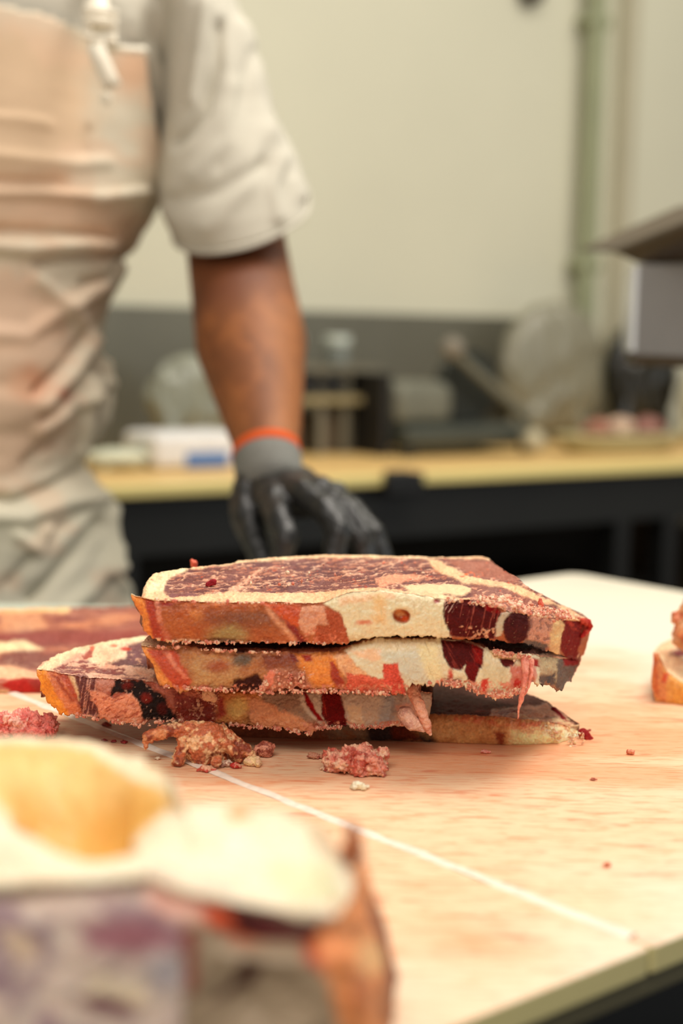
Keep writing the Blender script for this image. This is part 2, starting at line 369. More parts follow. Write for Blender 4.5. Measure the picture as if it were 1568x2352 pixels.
# ------------------------------------------------------------------ work table with two boards
def rounded(pts, r, seg=8, rs=None):
    out = []; n = len(pts)
    for i in range(n):
        p = np.array(pts[i], float); a = np.array(pts[i - 1], float) - p; b = np.array(pts[(i + 1) % n], float) - p
        q = rs[i] if rs else r; a /= np.linalg.norm(a); b /= np.linalg.norm(b)
        if q <= 0: out.append(p); continue
        c = p + (a + b) * q
        for k in range(seg + 1):
            t = k / seg * math.pi / 2; out.append(c - b * q * math.cos(t) - a * q * math.sin(t))
    return out
def board_mat():
    M = bpy.data.materials.new('stained_board'); M.use_nodes = True; nt = M.node_tree; N = nt.nodes; L = nt.links; b = N['Principled BSDF']
    b.inputs['Roughness'].default_value = .42
    g = N.new('ShaderNodeNewGeometry')
    def noise(scale, rot, st, det=6, dist=0):
        mp = N.new('ShaderNodeMapping'); mp.vector_type = 'POINT'; mp.inputs['Rotation'].default_value = (0, 0, rot); mp.inputs['Scale'].default_value = st
        L.new(g.outputs['Position'], mp.inputs[0]); n = N.new('ShaderNodeTexNoise'); n.inputs['Scale'].default_value = scale; n.inputs['Detail'].default_value = det
        n.inputs['Distortion'].default_value = dist; L.new(mp.outputs[0], n.inputs['Vector']); return n.outputs[0]
    def ramp(src, lo, hi, v0=0, v1=1):
        r = N.new('ShaderNodeMapRange'); r.inputs[1].default_value = lo; r.inputs[2].default_value = hi; r.inputs[3].default_value = v0; r.inputs[4].default_value = v1; r.clamp = True
        r.interpolation_type = 'SMOOTHSTEP'; L.new(src, r.inputs[0]); return r.outputs[0]
    def mul(a, c):
        r = N.new('ShaderNodeMath'); r.operation = 'MULTIPLY'; L.new(a, r.inputs[0])
        if isinstance(c, float): r.inputs[1].default_value = c
        else: L.new(c, r.inputs[1])
        return r.outputs[0]
    def mix(f, a, c):
        r = N.new('ShaderNodeMix'); r.data_type = 'RGBA'; L.new(f, r.inputs[0])
        if isinstance(a, tuple): r.inputs[6].default_value = a
        else: L.new(a, r.inputs[6])
        r.inputs[7].default_value = c; return r.outputs[2]
    sc = lambda c: (*lin(c), 1)
    # worn wet middle of the board against the clean far corner and near rim: distance to the stained middle
    vm = N.new('ShaderNodeVectorMath'); vm.operation = 'DISTANCE'; L.new(g.outputs['Position'], vm.inputs[0]); vm.inputs[1].default_value = (-.12, .78, .9)
    big = noise(6, .2, (1, 1, 1)); ad = N.new('ShaderNodeMath'); ad.operation = 'MULTIPLY_ADD'; L.new(big, ad.inputs[0]); ad.inputs[1].default_value = .30; L.new(vm.outputs['Value'], ad.inputs[2])
    body = ramp(ad.outputs[0], .41, .60, 1, 0)
    c = mix(body, sc((236, 229, 208)), sc((248, 208, 168)))
    st = ramp(noise(5, -.1, (1, 3.2, 1), 8, .6), .44, .64); c = mix(mul(mul(st, body), .75), c, sc((238, 162, 114)))
    fib = ramp(noise(60, -.12, (1, 7, 1), 5, .8), .50, .64); c = mix(mul(mul(fib, body), .60), c, sc((236, 150, 100)))
    fib2 = ramp(noise(34, .25, (1, 9, 1), 5, 1.2), .56, .68); c = mix(mul(mul(fib2, body), .6), c, sc((228, 120, 74)))
    sp = ramp(noise(26, 0, (1, 2.4, 1), 4, .5), .62, .72); c = mix(mul(mul(sp, body), .55), c, sc((214, 96, 58)))
    wh = ramp(noise(80, -.2, (1, 10, 1), 4, .5), .62, .72); c = mix(mul(wh, .35), c, sc((250, 226, 192)))
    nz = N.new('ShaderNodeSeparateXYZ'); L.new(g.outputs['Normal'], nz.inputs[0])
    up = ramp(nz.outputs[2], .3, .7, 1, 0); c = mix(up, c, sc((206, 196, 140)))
    L.new(c, b.inputs['Base Color'])
    bp = N.new('ShaderNodeBump'); bp.inputs['Strength'].default_value = .35; bp.inputs['Distance'].default_value = .0006
    L.new(noise(160, -.12, (1, 5, 1), 5, .5), bp.inputs['Height']); L.new(bp.outputs[0], b.inputs['Normal']); return M
M_board = board_mat()
US, U1, V0, V1 = .4355, 1.083, .324, .914
bm = bmesh.new(); prism(bm, rounded([uv(US + .0004, V0), uv(U1 - .0, V0), uv(U1, V1), uv(US + .0004, V1)], .03, rs=[.003, .03, .015, .003]), .889, .9)
rb = bm_obj('cutting_board', bm, M_board, bevel=.0012); tag(rb, 'large cream cutting board with peach blood stains, its clean pale corner behind the meat stack', 'cutting board')
bm = bmesh.new(); prism(bm, rounded([uv(-.35, V0), uv(US - .0004, V0), uv(US - .0004, V1), uv(-.35, V1)], .03, rs=[.03, .003, .003, .03]), .889, .9)
lb = bm_obj('cutting_board', bm, M_board, bevel=.0012); tag(lb, 'stained cutting board left of the seam, under the big foreground cut', 'cutting board')
# raised, frayed plastic lip along the seam
n = 260; t = np.linspace(V0 + .01, V1 - .01, n); wob = (n2(t * 60, t * 0, 4) - .5) * .0022; prof = [(-.0036, 0), (-.0012, .0009), (.0010, .0011), (.0030, 0)]
V = []; F = []
for i in range(n):
    th = .5 + n2(np.array([t[i] * 90]), np.array([0.]), 8)[0] * .8
    for a, hgt in prof:
        p = uv(US + .0016 + wob[i] + a * th, t[i]); V.append((p[0], p[1], .9 + hgt * th + (.00005 if hgt == 0 else 0)))
for i in range(n - 1):
    for k in range(3): F.append((i * 4 + k, i * 4 + k + 1, i * 4 + k + 5, i * 4 + k + 4))
rb.location = rb.location; np_mesh('seam_lip', V, F, mat('white_plastic_burr', (248, 232, 214), .3, spec=.8, var=.1, vscale=200), rb)
M_tab = mat('worktable_steel', (118, 112, 84), .35, metal=.3, var=.1, vscale=9)
M_dark = mat('dark_frame', (19, 20, 18), .5, var=.2, vscale=9)
wt = empty('work_table', (*uv(.45, .62), 0), 'butcher work table with dark frame carrying the cutting boards', 'table')
bm = bmesh.new(); prism(bm, rounded([uv(-.33, V0 + .006), uv(1.05, V0 + .006), uv(1.05, V1 - .03), uv(-.33, V1 - .03)], .02), .876, .8888); bm_obj('table_top', bm, M_tab, wt, bevel=.003)
bm = bmesh.new()
for a, b_ in (((-.30, V0 + .05), (1.02, V0 + .07)), ((-.30, V1 - .08), (1.02, V1 - .06)), ((-.30, V0 + .05), (-.28, V1 - .06)), ((1.0, V0 + .05), (1.02, V1 - .06))):
    prism(bm, [uv(a[0], a[1]), uv(b_[0], a[1]), uv(b_[0], b_[1]), uv(a[0], b_[1])], .80, .8758)
bm_obj('frame', bm, M_dark, wt)
for u_ in (-.28, 1.0):
    for v_ in (V0 + .07, V1 - .08):
        bm = bmesh.new(); prism(bm, [uv(u_ - .02, v_ - .02), uv(u_ + .02, v_ - .02), uv(u_ + .02, v_ + .02), uv(u_ - .02, v_ + .02)], .0, .801); bm_obj('leg', bm, M_dark, wt, bevel=.003)
bm = bmesh.new(); prism(bm, [uv(-.28, V0 + .07), uv(1.0, V0 + .07), uv(1.0, V1 - .08), uv(-.28, V1 - .08)], .22, .24); bm_obj('shelf', bm, M_dark, wt)
# pale side table under the butcher's waist
st = empty('side_table', (-.6, 1.19, 0), 'pale side table, its edge just showing behind the steaks at far left', 'table')
bm = bmesh.new(); prism(bm, rounded([(-1.1, 1.10), (-.165, 1.10), (-.165, 1.305), (-1.1, 1.305)], .012), .856, .876); bm_obj('table_top', bm, mat('pale_plastic', (214, 224, 206), .4, var=.03), st, bevel=.002)
for x in (-1.06, -.21):
    for y in (1.13, 1.27):
        bm = bmesh.new(); box(bm, (x - .015, y - .015, 0), (x + .015, y + .015, .8565)); bm_obj('leg', bm, M_dark, st)
# navy bin below the near edge
pc = at_z(1610, 2440, .80); bn = empty('storage_bin', (pc[0] + .1, pc[1] - .02, 0), 'dark navy plastic bin at the lower right corner below the board', 'bin')
M_navy = mat('navy_plastic', (34, 40, 50), .5, var=.08)
cx, cy = bn.location[0], bn.location[1]
MB_ = Matrix.Translation((cx, cy, 0)) @ Matrix.Rotation(A41, 4, 'Z')
bm = bmesh.new(); 
for lo, hi in (((-.14, -.11, 0), (.14, .05, .78)),): box(bm, lo, hi, MB_)
bm_obj('bin_body', bm, M_navy, bn, bevel=.02)
bm = bmesh.new(); box(bm, (-.15, -.12, .779), (.15, .055, .80), MB_); bm_obj('lid', bm, M_navy, bn, bevel=.009)

# ------------------------------------------------------------------ steaks of the stack
LEAN, FAT, BONE = 0, 1, 2
# bottom steak
slab('beef_steak', 'bottom steak of the stack lying on the board, yellow fat edge tapering to the right', 'steak',
     [(520, 1650), (640, 1655), (800, 1650), (900, 1646), (978, 1642), (1059, 1642), (1114, 1645), (1170, 1650), (1230, 1655), (1290, 1664), (1333, 1680), (1353, 1696)],
     [(520, 1722), (636, 1722), (767, 1718), (860, 1712), (992, 1711), (1096, 1716), (1170, 1722), (1244, 1724), (1299, 1720), (1340, 1713), (1356, 1704)],
     [(540, 1560), (700, 1556), (985, 1552), (1140, 1566), (1255, 1609), (1281, 1629), (1329, 1662), (1354, 1694)],
     [(520, .805), (1170, .80), (1280, .806), (1356, .835)], [(1200, .9155), (1281, .912), (1329, .906), (1354, .9045)], .9003,
     (205, 150, 95), [
         ([(500, 1600), (900, 1600), (985, 1640), (1000, 1730), (500, 1730)], (140, 80, 45), dict(f=30, j=10)),
         ([(820, 1650), (960, 1650), (1000, 1700), (900, 1725), (840, 1700)], (60, 45, 40), dict(f=14, j=14, c=LEAN)),
         ([(900, 1665), (960, 1668), (965, 1700), (900, 1700)], (105, 45, 28), dict(f=10, j=10, c=LEAN)),
         ([(760, 1655), (830, 1655), (850, 1725), (760, 1725)], (150, 120, 90), dict(f=16, j=10)),
         ((1075, 1680, 90, 22), (215, 165, 105), dict(f=20, j=14)),
         ([(1170, 1670), (1350, 1670), (1350, 1720), (1170, 1720)], (250, 214, 155), dict(f=14, j=10)),
         (None, (170, 105, 60), dict(n=(26, 12, 0, .56, .72), a=.55)),
         ([(1138, 1680), (1160, 1680), (1158, 1720), (1142, 1720)], (150, 65, 25), dict(f=8, j=9)),
         ([(1040, 1640), (1290, 1655), (1310, 1675), (1180, 1672), (1040, 1656)], (205, 120, 80), dict(f=5, j=8, n=(12, 8, 0, .35, .6))),
         ([(1240, 1668), (1345, 1672), (1345, 1700), (1300, 1712), (1250, 1690)], (250, 226, 180), dict(f=5, j=8, n=(9, 7, 0, .40, .55))),
         ([(1332, 1668), (1362, 1684), (1362, 1720), (1338, 1716), (1342, 1695)], (150, 25, 22), dict(f=4, j=4, c=LEAN)),
     ], (92, 52, 38), [
         ([(980, 1600), (1120, 1618), (1180, 1640), (1000, 1645)], (110, 45, 28), dict(f=14, j=8)),
         ([(1130, 1632), (1255, 1615), (1290, 1632), (1350, 1700), (1200, 1670), (1120, 1650)], (215, 148, 112), dict(f=8, j=8, c=FAT)),
         ([(1180, 1640), (1330, 1655), (1350, 1700), (1250, 1672)], (240, 200, 150), dict(f=6, j=8, c=FAT, n=(14, 6, 0, .4, .6))),
         ([(1090, 1630), (1190, 1630), (1190, 1645), (1090, 1642)], (150, 50, 30), dict(f=5, j=8, n=(20, 6, 0, .45, .6))),
         ([(1264, 1626), (1276, 1626), (1300, 1650), (1290, 1652)], (135, 22, 22), dict(f=3, j=2, c=LEAN)),
         (None, (90, 40, 30), dict(n=(40, 8, 0, .55, .7), a=.5)),
     ], n=460, nf=34, nt=44, seed=11, gf=1.2, rag=.0008, bulge=.003)
# small lean piece tucked above it
slab('beef_piece', 'dark rounded lean piece tucked under the right end of the stack above the bottom steak', 'meat',
     [(960, 1604), (1050, 1614), (1130, 1622), (1200, 1626), (1252, 1618)], [(960, 1622), (1050, 1630), (1130, 1634), (1200, 1635), (1254, 1622)],
     [(960, 1566), (1060, 1570), (1150, 1578), (1215, 1592), (1255, 1614)], [(960, .83), (1255, .86)], .925, .9165,
     (70, 40, 32), [((1120, 1625, 60, 8), (52, 28, 22), dict(f=8, c=0))], (84, 54, 44),
     [((1180, 1606, 55, 14), (74, 42, 36), dict(f=10)), (None, (112, 78, 62), dict(n=(30, 6, 5, .56, .7), a=.6))], n=160, nf=12, nt=30, seed=14, rag=.0004, cf=0)
# third steak, poking out to the left
slab('beef_steak', 'third steak down, poking out left of the stack with orange fat tip and dark pocket', 'steak',
     [(84, 1537), (113, 1541), (153, 1551), (214, 1557), (266, 1560), (321, 1563), (367, 1570), (440, 1580), (520, 1585), (700, 1588), (860, 1588), (950, 1588), (992, 1592)],
     [(92, 1562), (95, 1584), (119, 1618), (138, 1636), (171, 1642), (230, 1653), (275, 1659), (324, 1668), (346, 1658), (398, 1654), (440, 1655), (498, 1663), (577, 1665), (648, 1674), (712, 1687), (726, 1673), (794, 1667), (810, 1671), (874, 1668), (922, 1664), (950, 1656), (985, 1640)],
     [(88, 1532), (101, 1520), (138, 1502), (184, 1486), (260, 1471), (306, 1464), (331, 1461), (420, 1458), (600, 1456), (850, 1470), (960, 1540), (992, 1585)],
     [(84, .778), (200, .77), (900, .768), (992, .79)], .9405, .9185,
     (170, 85, 62), [
         ([(80, 1530), (108, 1538), (150, 1600), (185, 1650), (120, 1650), (80, 1590)], (245, 150, 50), dict(f=6, j=5)),
         ([(106, 1540), (135, 1546), (180, 1620), (190, 1645), (158, 1640), (120, 1580)], (222, 128, 84), dict(f=6, j=5)),
         ([(118, 1548), (132, 1552), (172, 1612), (162, 1612)], (170, 72, 45), dict(f=5, j=6)),
         ([(136, 1550), (160, 1552), (182, 1600), (172, 1606)], (190, 80, 48), dict(f=4, j=5)),
         ([(158, 1552), (172, 1554), (190, 1610), (182, 1610)], (235, 190, 140), dict(f=4, j=4)),
         ([(172, 1552), (222, 1557), (232, 1655), (188, 1648)], (112, 62, 58), dict(f=5, j=5, c=LEAN)),
         ([(172, 1552), (222, 1557), (232, 1655), (188, 1648)], (200, 140, 120), dict(f=5, j=3, n=(4, 60, 8, .52, .64))),
         ([(222, 1556), (265, 1560), (265, 1580), (240, 1590), (218, 1580)], (205, 130, 105), dict(f=4, j=6)),
         ([(262, 1560), (345, 1562), (375, 1600), (408, 1630), (410, 1655), (330, 1655), (318, 1620), (290, 1592), (248, 1600)], (34, 22, 20), dict(f=5, j=10, c=LEAN)),
         ((335, 1603, 13, 11), (120, 34, 25), dict(f=6, j=5)), ((292, 1575, 14, 9), (110, 32, 24), dict(f=6, j=5)), ((372, 1628, 12, 14), (80, 22, 18), dict(f=6, j=5)),
         ([(262, 1560), (408, 1560), (410, 1655), (248, 1650)], (190, 150, 130), dict(f=4, j=2, n=(8, 8, 0, .66, .72), a=.7)),
         ([(330, 1562), (420, 1580), (430, 1640), (400, 1640), (375, 1600)], (190, 105, 82), dict(f=6, j=8)),
         ([(205, 1583), (240, 1592), (262, 1605), (300, 1593), (320, 1615), (326, 1650), (320, 1668), (290, 1662), (230, 1654), (225, 1625), (210, 1610)], (232, 148, 112), dict(f=3, j=7, c=FAT)),
         ([(205, 1583), (300, 1593), (326, 1650), (230, 1654)], (178, 82, 56), dict(f=3, j=5, n=(12, 4, -20, .56, .66), a=.8)),
         ([(400, 1590), (500, 1592), (500, 1660), (410, 1656)], (150, 50, 35), dict(f=10, j=8)),
         ([(400, 1590), (500, 1592), (500, 1660), (410, 1656)], (235, 165, 130), dict(f=8, j=8, n=(8, 8, 20, .58, .64), a=.9)),
         ([(420, 1575), (505, 1588), (500, 1610), (420, 1600)], (210, 120, 90), dict(f=6, j=8)),
         ([(500, 1588), (610, 1588), (600, 1665), (495, 1662)], (228, 150, 85), dict(f=12, j=10)),
         ((545, 1625, 24, 22), (236, 190, 110), dict(f=14, j=6)), ((575, 1650, 18, 14), (160, 105, 60), dict(f=14, j=6)),
         ([(500, 1600), (515, 1600), (520, 1640), (500, 1655)], (185, 60, 35), dict(f=8, j=6)),
         ([(600, 1586), (720, 1586), (720, 1660), (650, 1650), (600, 1625)], (165, 128, 100), dict(f=14, j=8)),
         ([(570, 1600), (620, 1615), (690, 1650), (730, 1680), (700, 1690), (580, 1664)], (232, 158, 112), dict(f=6, j=10)),
         ([(690, 1588), (990, 1588), (990, 1670), (740, 1672), (690, 1620)], (214, 190, 164), dict(f=6, j=6, c=BONE)),
         ([(694, 1588), (702, 1588), (728, 1635), (745, 1658), (730, 1655), (705, 1620)], (160, 20, 18), dict(f=3, j=3, c=LEAN)),
         ([(738, 1586), (782, 1586), (788, 1620), (800, 1668), (752, 1668), (738, 1640)], (118, 12, 14), dict(f=4, j=5, c=LEAN)),
         ([(738, 1586), (790, 1586), (800, 1668), (745, 1668)], (182, 60, 45), dict(f=3, j=2, n=(5, 60, -12, .6, .68), c=LEAN, a=.7)),
         ([(880, 1590), (905, 1590), (905, 1660), (870, 1660)], (175, 168, 160), dict(f=12, j=6)),
         ([(800, 1620), (825, 1625), (840, 1668), (808, 1670)], (238, 205, 165), dict(f=5, j=5)),
         ([(905, 1620), (960, 1610), (970, 1650), (925, 1660)], (235, 180, 150), dict(f=5, j=6)),
         ([(690, 1658), (990, 1655), (990, 1680), (690, 1690)], (226, 150, 118), dict(f=3, j=6, n=(7, 7, 0, .45, .6))),
         ([(120, 1638), (400, 1652), (400, 1672), (120, 1650)], (225, 165, 135), dict(f=3, j=5, n=(6, 6, 0, .5, .6))),
     ], (238, 178, 148), [
         ([(84, 1540), (140, 1495), (260, 1465), (335, 1455), (335, 1475), (250, 1485), (170, 1505), (110, 1545)], (255, 222, 178), dict(f=5, j=4, c=FAT)),
         ([(180, 1520), (260, 1505), (330, 1470), (470, 1455), (900, 1460), (900, 1580), (370, 1560), (350, 1535), (300, 1530)], (120, 80, 78), dict(f=4, j=8, c=LEAN)),
         ([(200, 1500), (215, 1485), (300, 1478), (290, 1510), (230, 1530), (205, 1520)], (252, 212, 174), dict(f=5, j=5, c=FAT)),
         ([(290, 1480), (345, 1480), (370, 1540), (300, 1525)], (128, 84, 84), dict(f=4, j=6, c=LEAN)),
         ([(290, 1480), (345, 1480), (370, 1540), (300, 1525)], (225, 170, 140), dict(f=4, j=6, n=(18, 4, 10, .58, .66))),
         ([(100, 1545), (150, 1525), (260, 1540), (370, 1560), (260, 1562), (120, 1552)], (150, 98, 92), dict(f=3, j=6, c=LEAN, n=(46, 3.4, 4, .44, .56))),
         ([(135, 1530), (180, 1515), (300, 1530), (280, 1548), (150, 1548)], (150, 85, 78), dict(f=3, j=6, c=LEAN, n=(24, 5, 0, .52, .6))),
         ([(185, 1506), (215, 1492), (210, 1512), (190, 1514)], (175, 80, 62), dict(f=3, j=5)),
         ([(300, 1535), (430, 1560), (500, 1590), (360, 1575)], (232, 160, 128), dict(f=5, j=5, c=FAT)),
         ((288, 1491, 12, 5), (205, 62, 42), dict(f=3, j=3)), ((262, 1484, 8, 4), (225, 110, 75), dict(f=3, j=3)), ((212, 1489, 5, 5), (220, 100, 70), dict(f=3, j=3)),
     ], n=620, nf=48, nt=56, seed=21, rag=.0018, ct=1, bulge=.002, amp=.0007)

# second steak
slab('beef_steak', 'second steak from the top of the stack, fat drooping over a white cartilage face', 'steak',
     [(324, 1483), (343, 1487), (428, 1488), (520, 1495), (576, 1499), (650, 1501), (761, 1500), (798, 1490), (837, 1473), (911, 1468), (1011, 1468), (1059, 1468), (1089, 1479), (1114, 1487), (1133, 1497), (1170, 1505), (1200, 1503), (1240, 1510), (1285, 1512), (1335, 1512)],
     [(336, 1502), (354, 1531), (361, 1561), (376, 1576), (406, 1585), (465, 1583), (539, 1583), (613, 1590), (687, 1579), (742, 1587), (860, 1590), (930, 1596), (937, 1576), (985, 1568), (1022, 1566), (1059, 1572), (1114, 1598), (1163, 1598), (1207, 1581), (1225, 1566), (1255, 1576), (1290, 1580), (1312, 1555), (1330, 1525)],
     [(326, 1480), (340, 1462), (400, 1440), (500, 1425), (700, 1415), (900, 1412), (1100, 1415), (1250, 1440), (1320, 1480), (1338, 1508)],
     [(324, .752), (420, .748), (1100, .748), (1215, .752), (1245, .785), (1335, .845)], [(1200, .9595), (1338, .942)], .9412,
     (176, 112, 66), [
         ([(320, 1485), (345, 1490), (400, 1560), (440, 1580), (380, 1582), (350, 1540)], (235, 150, 75), dict(f=6, j=5)),
         ([(335, 1490), (400, 1492), (440, 1560), (430, 1580), (400, 1580), (370, 1540)], (196, 78, 48), dict(f=6, j=6)),
         ([(372, 1495), (385, 1495), (432, 1560), (420, 1560)], (222, 130, 100), dict(f=5, j=5)),
         ([(440, 1500), (540, 1510), (560, 1570), (440, 1580)], (190, 140, 90), dict(f=14, j=10)),
         ((500, 1530, 28, 14), (165, 85, 50), dict(f=14, j=6)), ((555, 1515, 22, 16), (95, 75, 55), dict(f=14, j=8)),
         ([(540, 1560), (590, 1548), (610, 1575), (600, 1590), (530, 1584)], (62, 25, 20), dict(f=8, j=8, c=LEAN)),
         ([(600, 1502), (690, 1503), (690, 1540), (610, 1540)], (140, 68, 38), dict(f=10, j=8)),
         ([(680, 1503), (770, 1503), (790, 1580), (720, 1575), (690, 1540)], (232, 140, 62), dict(f=12, j=8)),
         ([(664, 1503), (676, 1503), (685, 1520), (670, 1520)], (120, 30, 15), dict(f=4, j=4)), ([(690, 1503), (715, 1503), (718, 1518), (700, 1518)], (165, 42, 18), dict(f=4, j=4)),
         ([(757, 1520), (768, 1520), (790, 1570), (778, 1585), (762, 1560)], (165, 50, 22), dict(f=5, j=6)),
         ([(620, 1535), (700, 1540), (720, 1585), (620, 1590)], (178, 108, 80), dict(f=8, j=8)),
         ([(630, 1535), (720, 1545), (720, 1585), (620, 1585)], (230, 165, 135), dict(f=4, j=4, n=(8, 6, 0, .56, .62))),
         ([(620, 1535), (632, 1538), (618, 1590), (598, 1575)], (230, 130, 100), dict(f=3, j=8)),
         ([(765, 1505), (800, 1502), (850, 1545), (850, 1590), (790, 1585), (800, 1560), (780, 1540)], (240, 180, 130), dict(f=5, j=8)),
         ([(790, 1490), (840, 1470), (1060, 1466), (1090, 1480), (1240, 1510), (1240, 1600), (935, 1600), (930, 1570), (900, 1560), (860, 1560), (820, 1530)], (232, 218, 182), dict(f=4, j=5, c=BONE)),
         ([(800, 1495), (870, 1490), (880, 1510), (850, 1520)], (245, 205, 165), dict(f=6, j=8)),
         ([(870, 1500), (960, 1490), (985, 1565), (940, 1570), (900, 1530)], (218, 214, 190), dict(f=14, j=6)),
         ([(955, 1480), (1005, 1478), (1015, 1560), (985, 1560)], (240, 226, 178), dict(f=10, j=10)),
         ([(860, 1475), (1015, 1472), (1015, 1565), (940, 1565)], (190, 165, 115), dict(f=5, j=5, n=(3, 40, -22, .64, .7), a=.5)),
         ([(800, 1545), (830, 1550), (890, 1560), (915, 1545), (930, 1590), (860, 1592), (790, 1590)], (226, 110, 86), dict(f=5, j=8, c=LEAN)),
         ([(878, 1525), (912, 1525), (920, 1560), (935, 1598), (880, 1590)], (222, 92, 75), dict(f=4, j=6, c=LEAN)),
         ([(1012, 1468), (1060, 1468), (1090, 1480), (1110, 1488), (1106, 1535), (1085, 1535), (1068, 1528), (1060, 1540), (1035, 1535), (1018, 1510)], (82, 16, 16), dict(f=3, j=3, c=LEAN)),
         ([(1085, 1480), (1112, 1488), (1108, 1530), (1090, 1520)], (140, 22, 16), dict(f=6, j=4, c=LEAN)),
         ([(1012, 1468), (1110, 1488), (1100, 1535), (1030, 1540)], (150, 60, 50), dict(f=2, j=2, n=(4, 50, -30, .62, .68), c=LEAN, a=.6)),
         ([(1072, 1522), (1095, 1520), (1100, 1540), (1090, 1570), (1076, 1568), (1068, 1540)], (110, 18, 18), dict(f=3, j=3, c=LEAN)),
         ([(1146, 1508), (1185, 1512), (1178, 1530), (1160, 1534), (1148, 1522)], (92, 26, 24), dict(f=3, j=4, c=LEAN)),
         ([(1112, 1525), (1165, 1535), (1170, 1585), (1100, 1590)], (222, 205, 165), dict(f=6, j=5)),
         ([(1108, 1560), (1122, 1560), (1116, 1600), (1100, 1598)], (205, 50, 35), dict(f=4, j=5)), ((1034, 1550, 5, 12), (205, 80, 60), dict(f=4, j=4)),
         ([(1170, 1530), (1228, 1530), (1232, 1560), (1205, 1585), (1170, 1580)], (214, 130, 110), dict(f=6, j=6)),
         ((1190, 1572, 12, 12), (200, 50, 38), dict(f=5, j=5)),
         ([(1120, 1492), (1215, 1508), (1225, 1520), (1190, 1515), (1130, 1512)], (250, 205, 150), dict(f=3, j=5, c=FAT)),
         ([(1222, 1512), (1240, 1516), (1240, 1535), (1224, 1530)], (165, 20, 18), dict(f=4, j=3, c=LEAN)),
         ([(1238, 1500), (1290, 1500), (1285, 1570), (1240, 1570)], (190, 165, 125), dict(f=5, j=6, c=FAT)),
         ([(1232, 1555), (1275, 1545), (1272, 1572), (1240, 1575)], (72, 50, 40), dict(f=5, j=9)),
         ([(1282, 1512), (1345, 1505), (1335, 1560), (1300, 1585), (1275, 1575)], (112, 95, 84), dict(f=4, j=5, c=LEAN)),
         ([(1290, 1508), (1340, 1508), (1330, 1528), (1296, 1530)], (140, 25, 22), dict(f=4, j=6, c=LEAN)),
         ([(340, 1572), (940, 1572), (940, 1600), (340, 1600)], (225, 140, 108), dict(f=3, j=6, n=(7, 7, 0, .48, .6))),
         ([(1000, 1560), (1225, 1570), (1225, 1605), (1000, 1600)], (228, 145, 115), dict(f=3, j=8, n=(6, 6, 0, .46, .56))),
     ], (225, 165, 130), [
         ([(450, 1485), (570, 1490), (560, 1498), (470, 1496)], (110, 78, 74), dict(f=3, j=5, c=LEAN)),
         ([(420, 1400), (1100, 1400), (1300, 1480), (1240, 1505), (1150, 1500), (1100, 1478), (1000, 1462), (830, 1466), (780, 1488), (600, 1490), (460, 1484)], (110, 60, 50), dict(f=4, j=5, c=LEAN)),
         ([(320, 1460), (420, 1460), (430, 1490), (320, 1488)], (250, 205, 165), dict(f=4, j=5)),
     ], n=640, nf=48, nt=34, seed=33, rag=.0020, ct=1, amp=.0006)

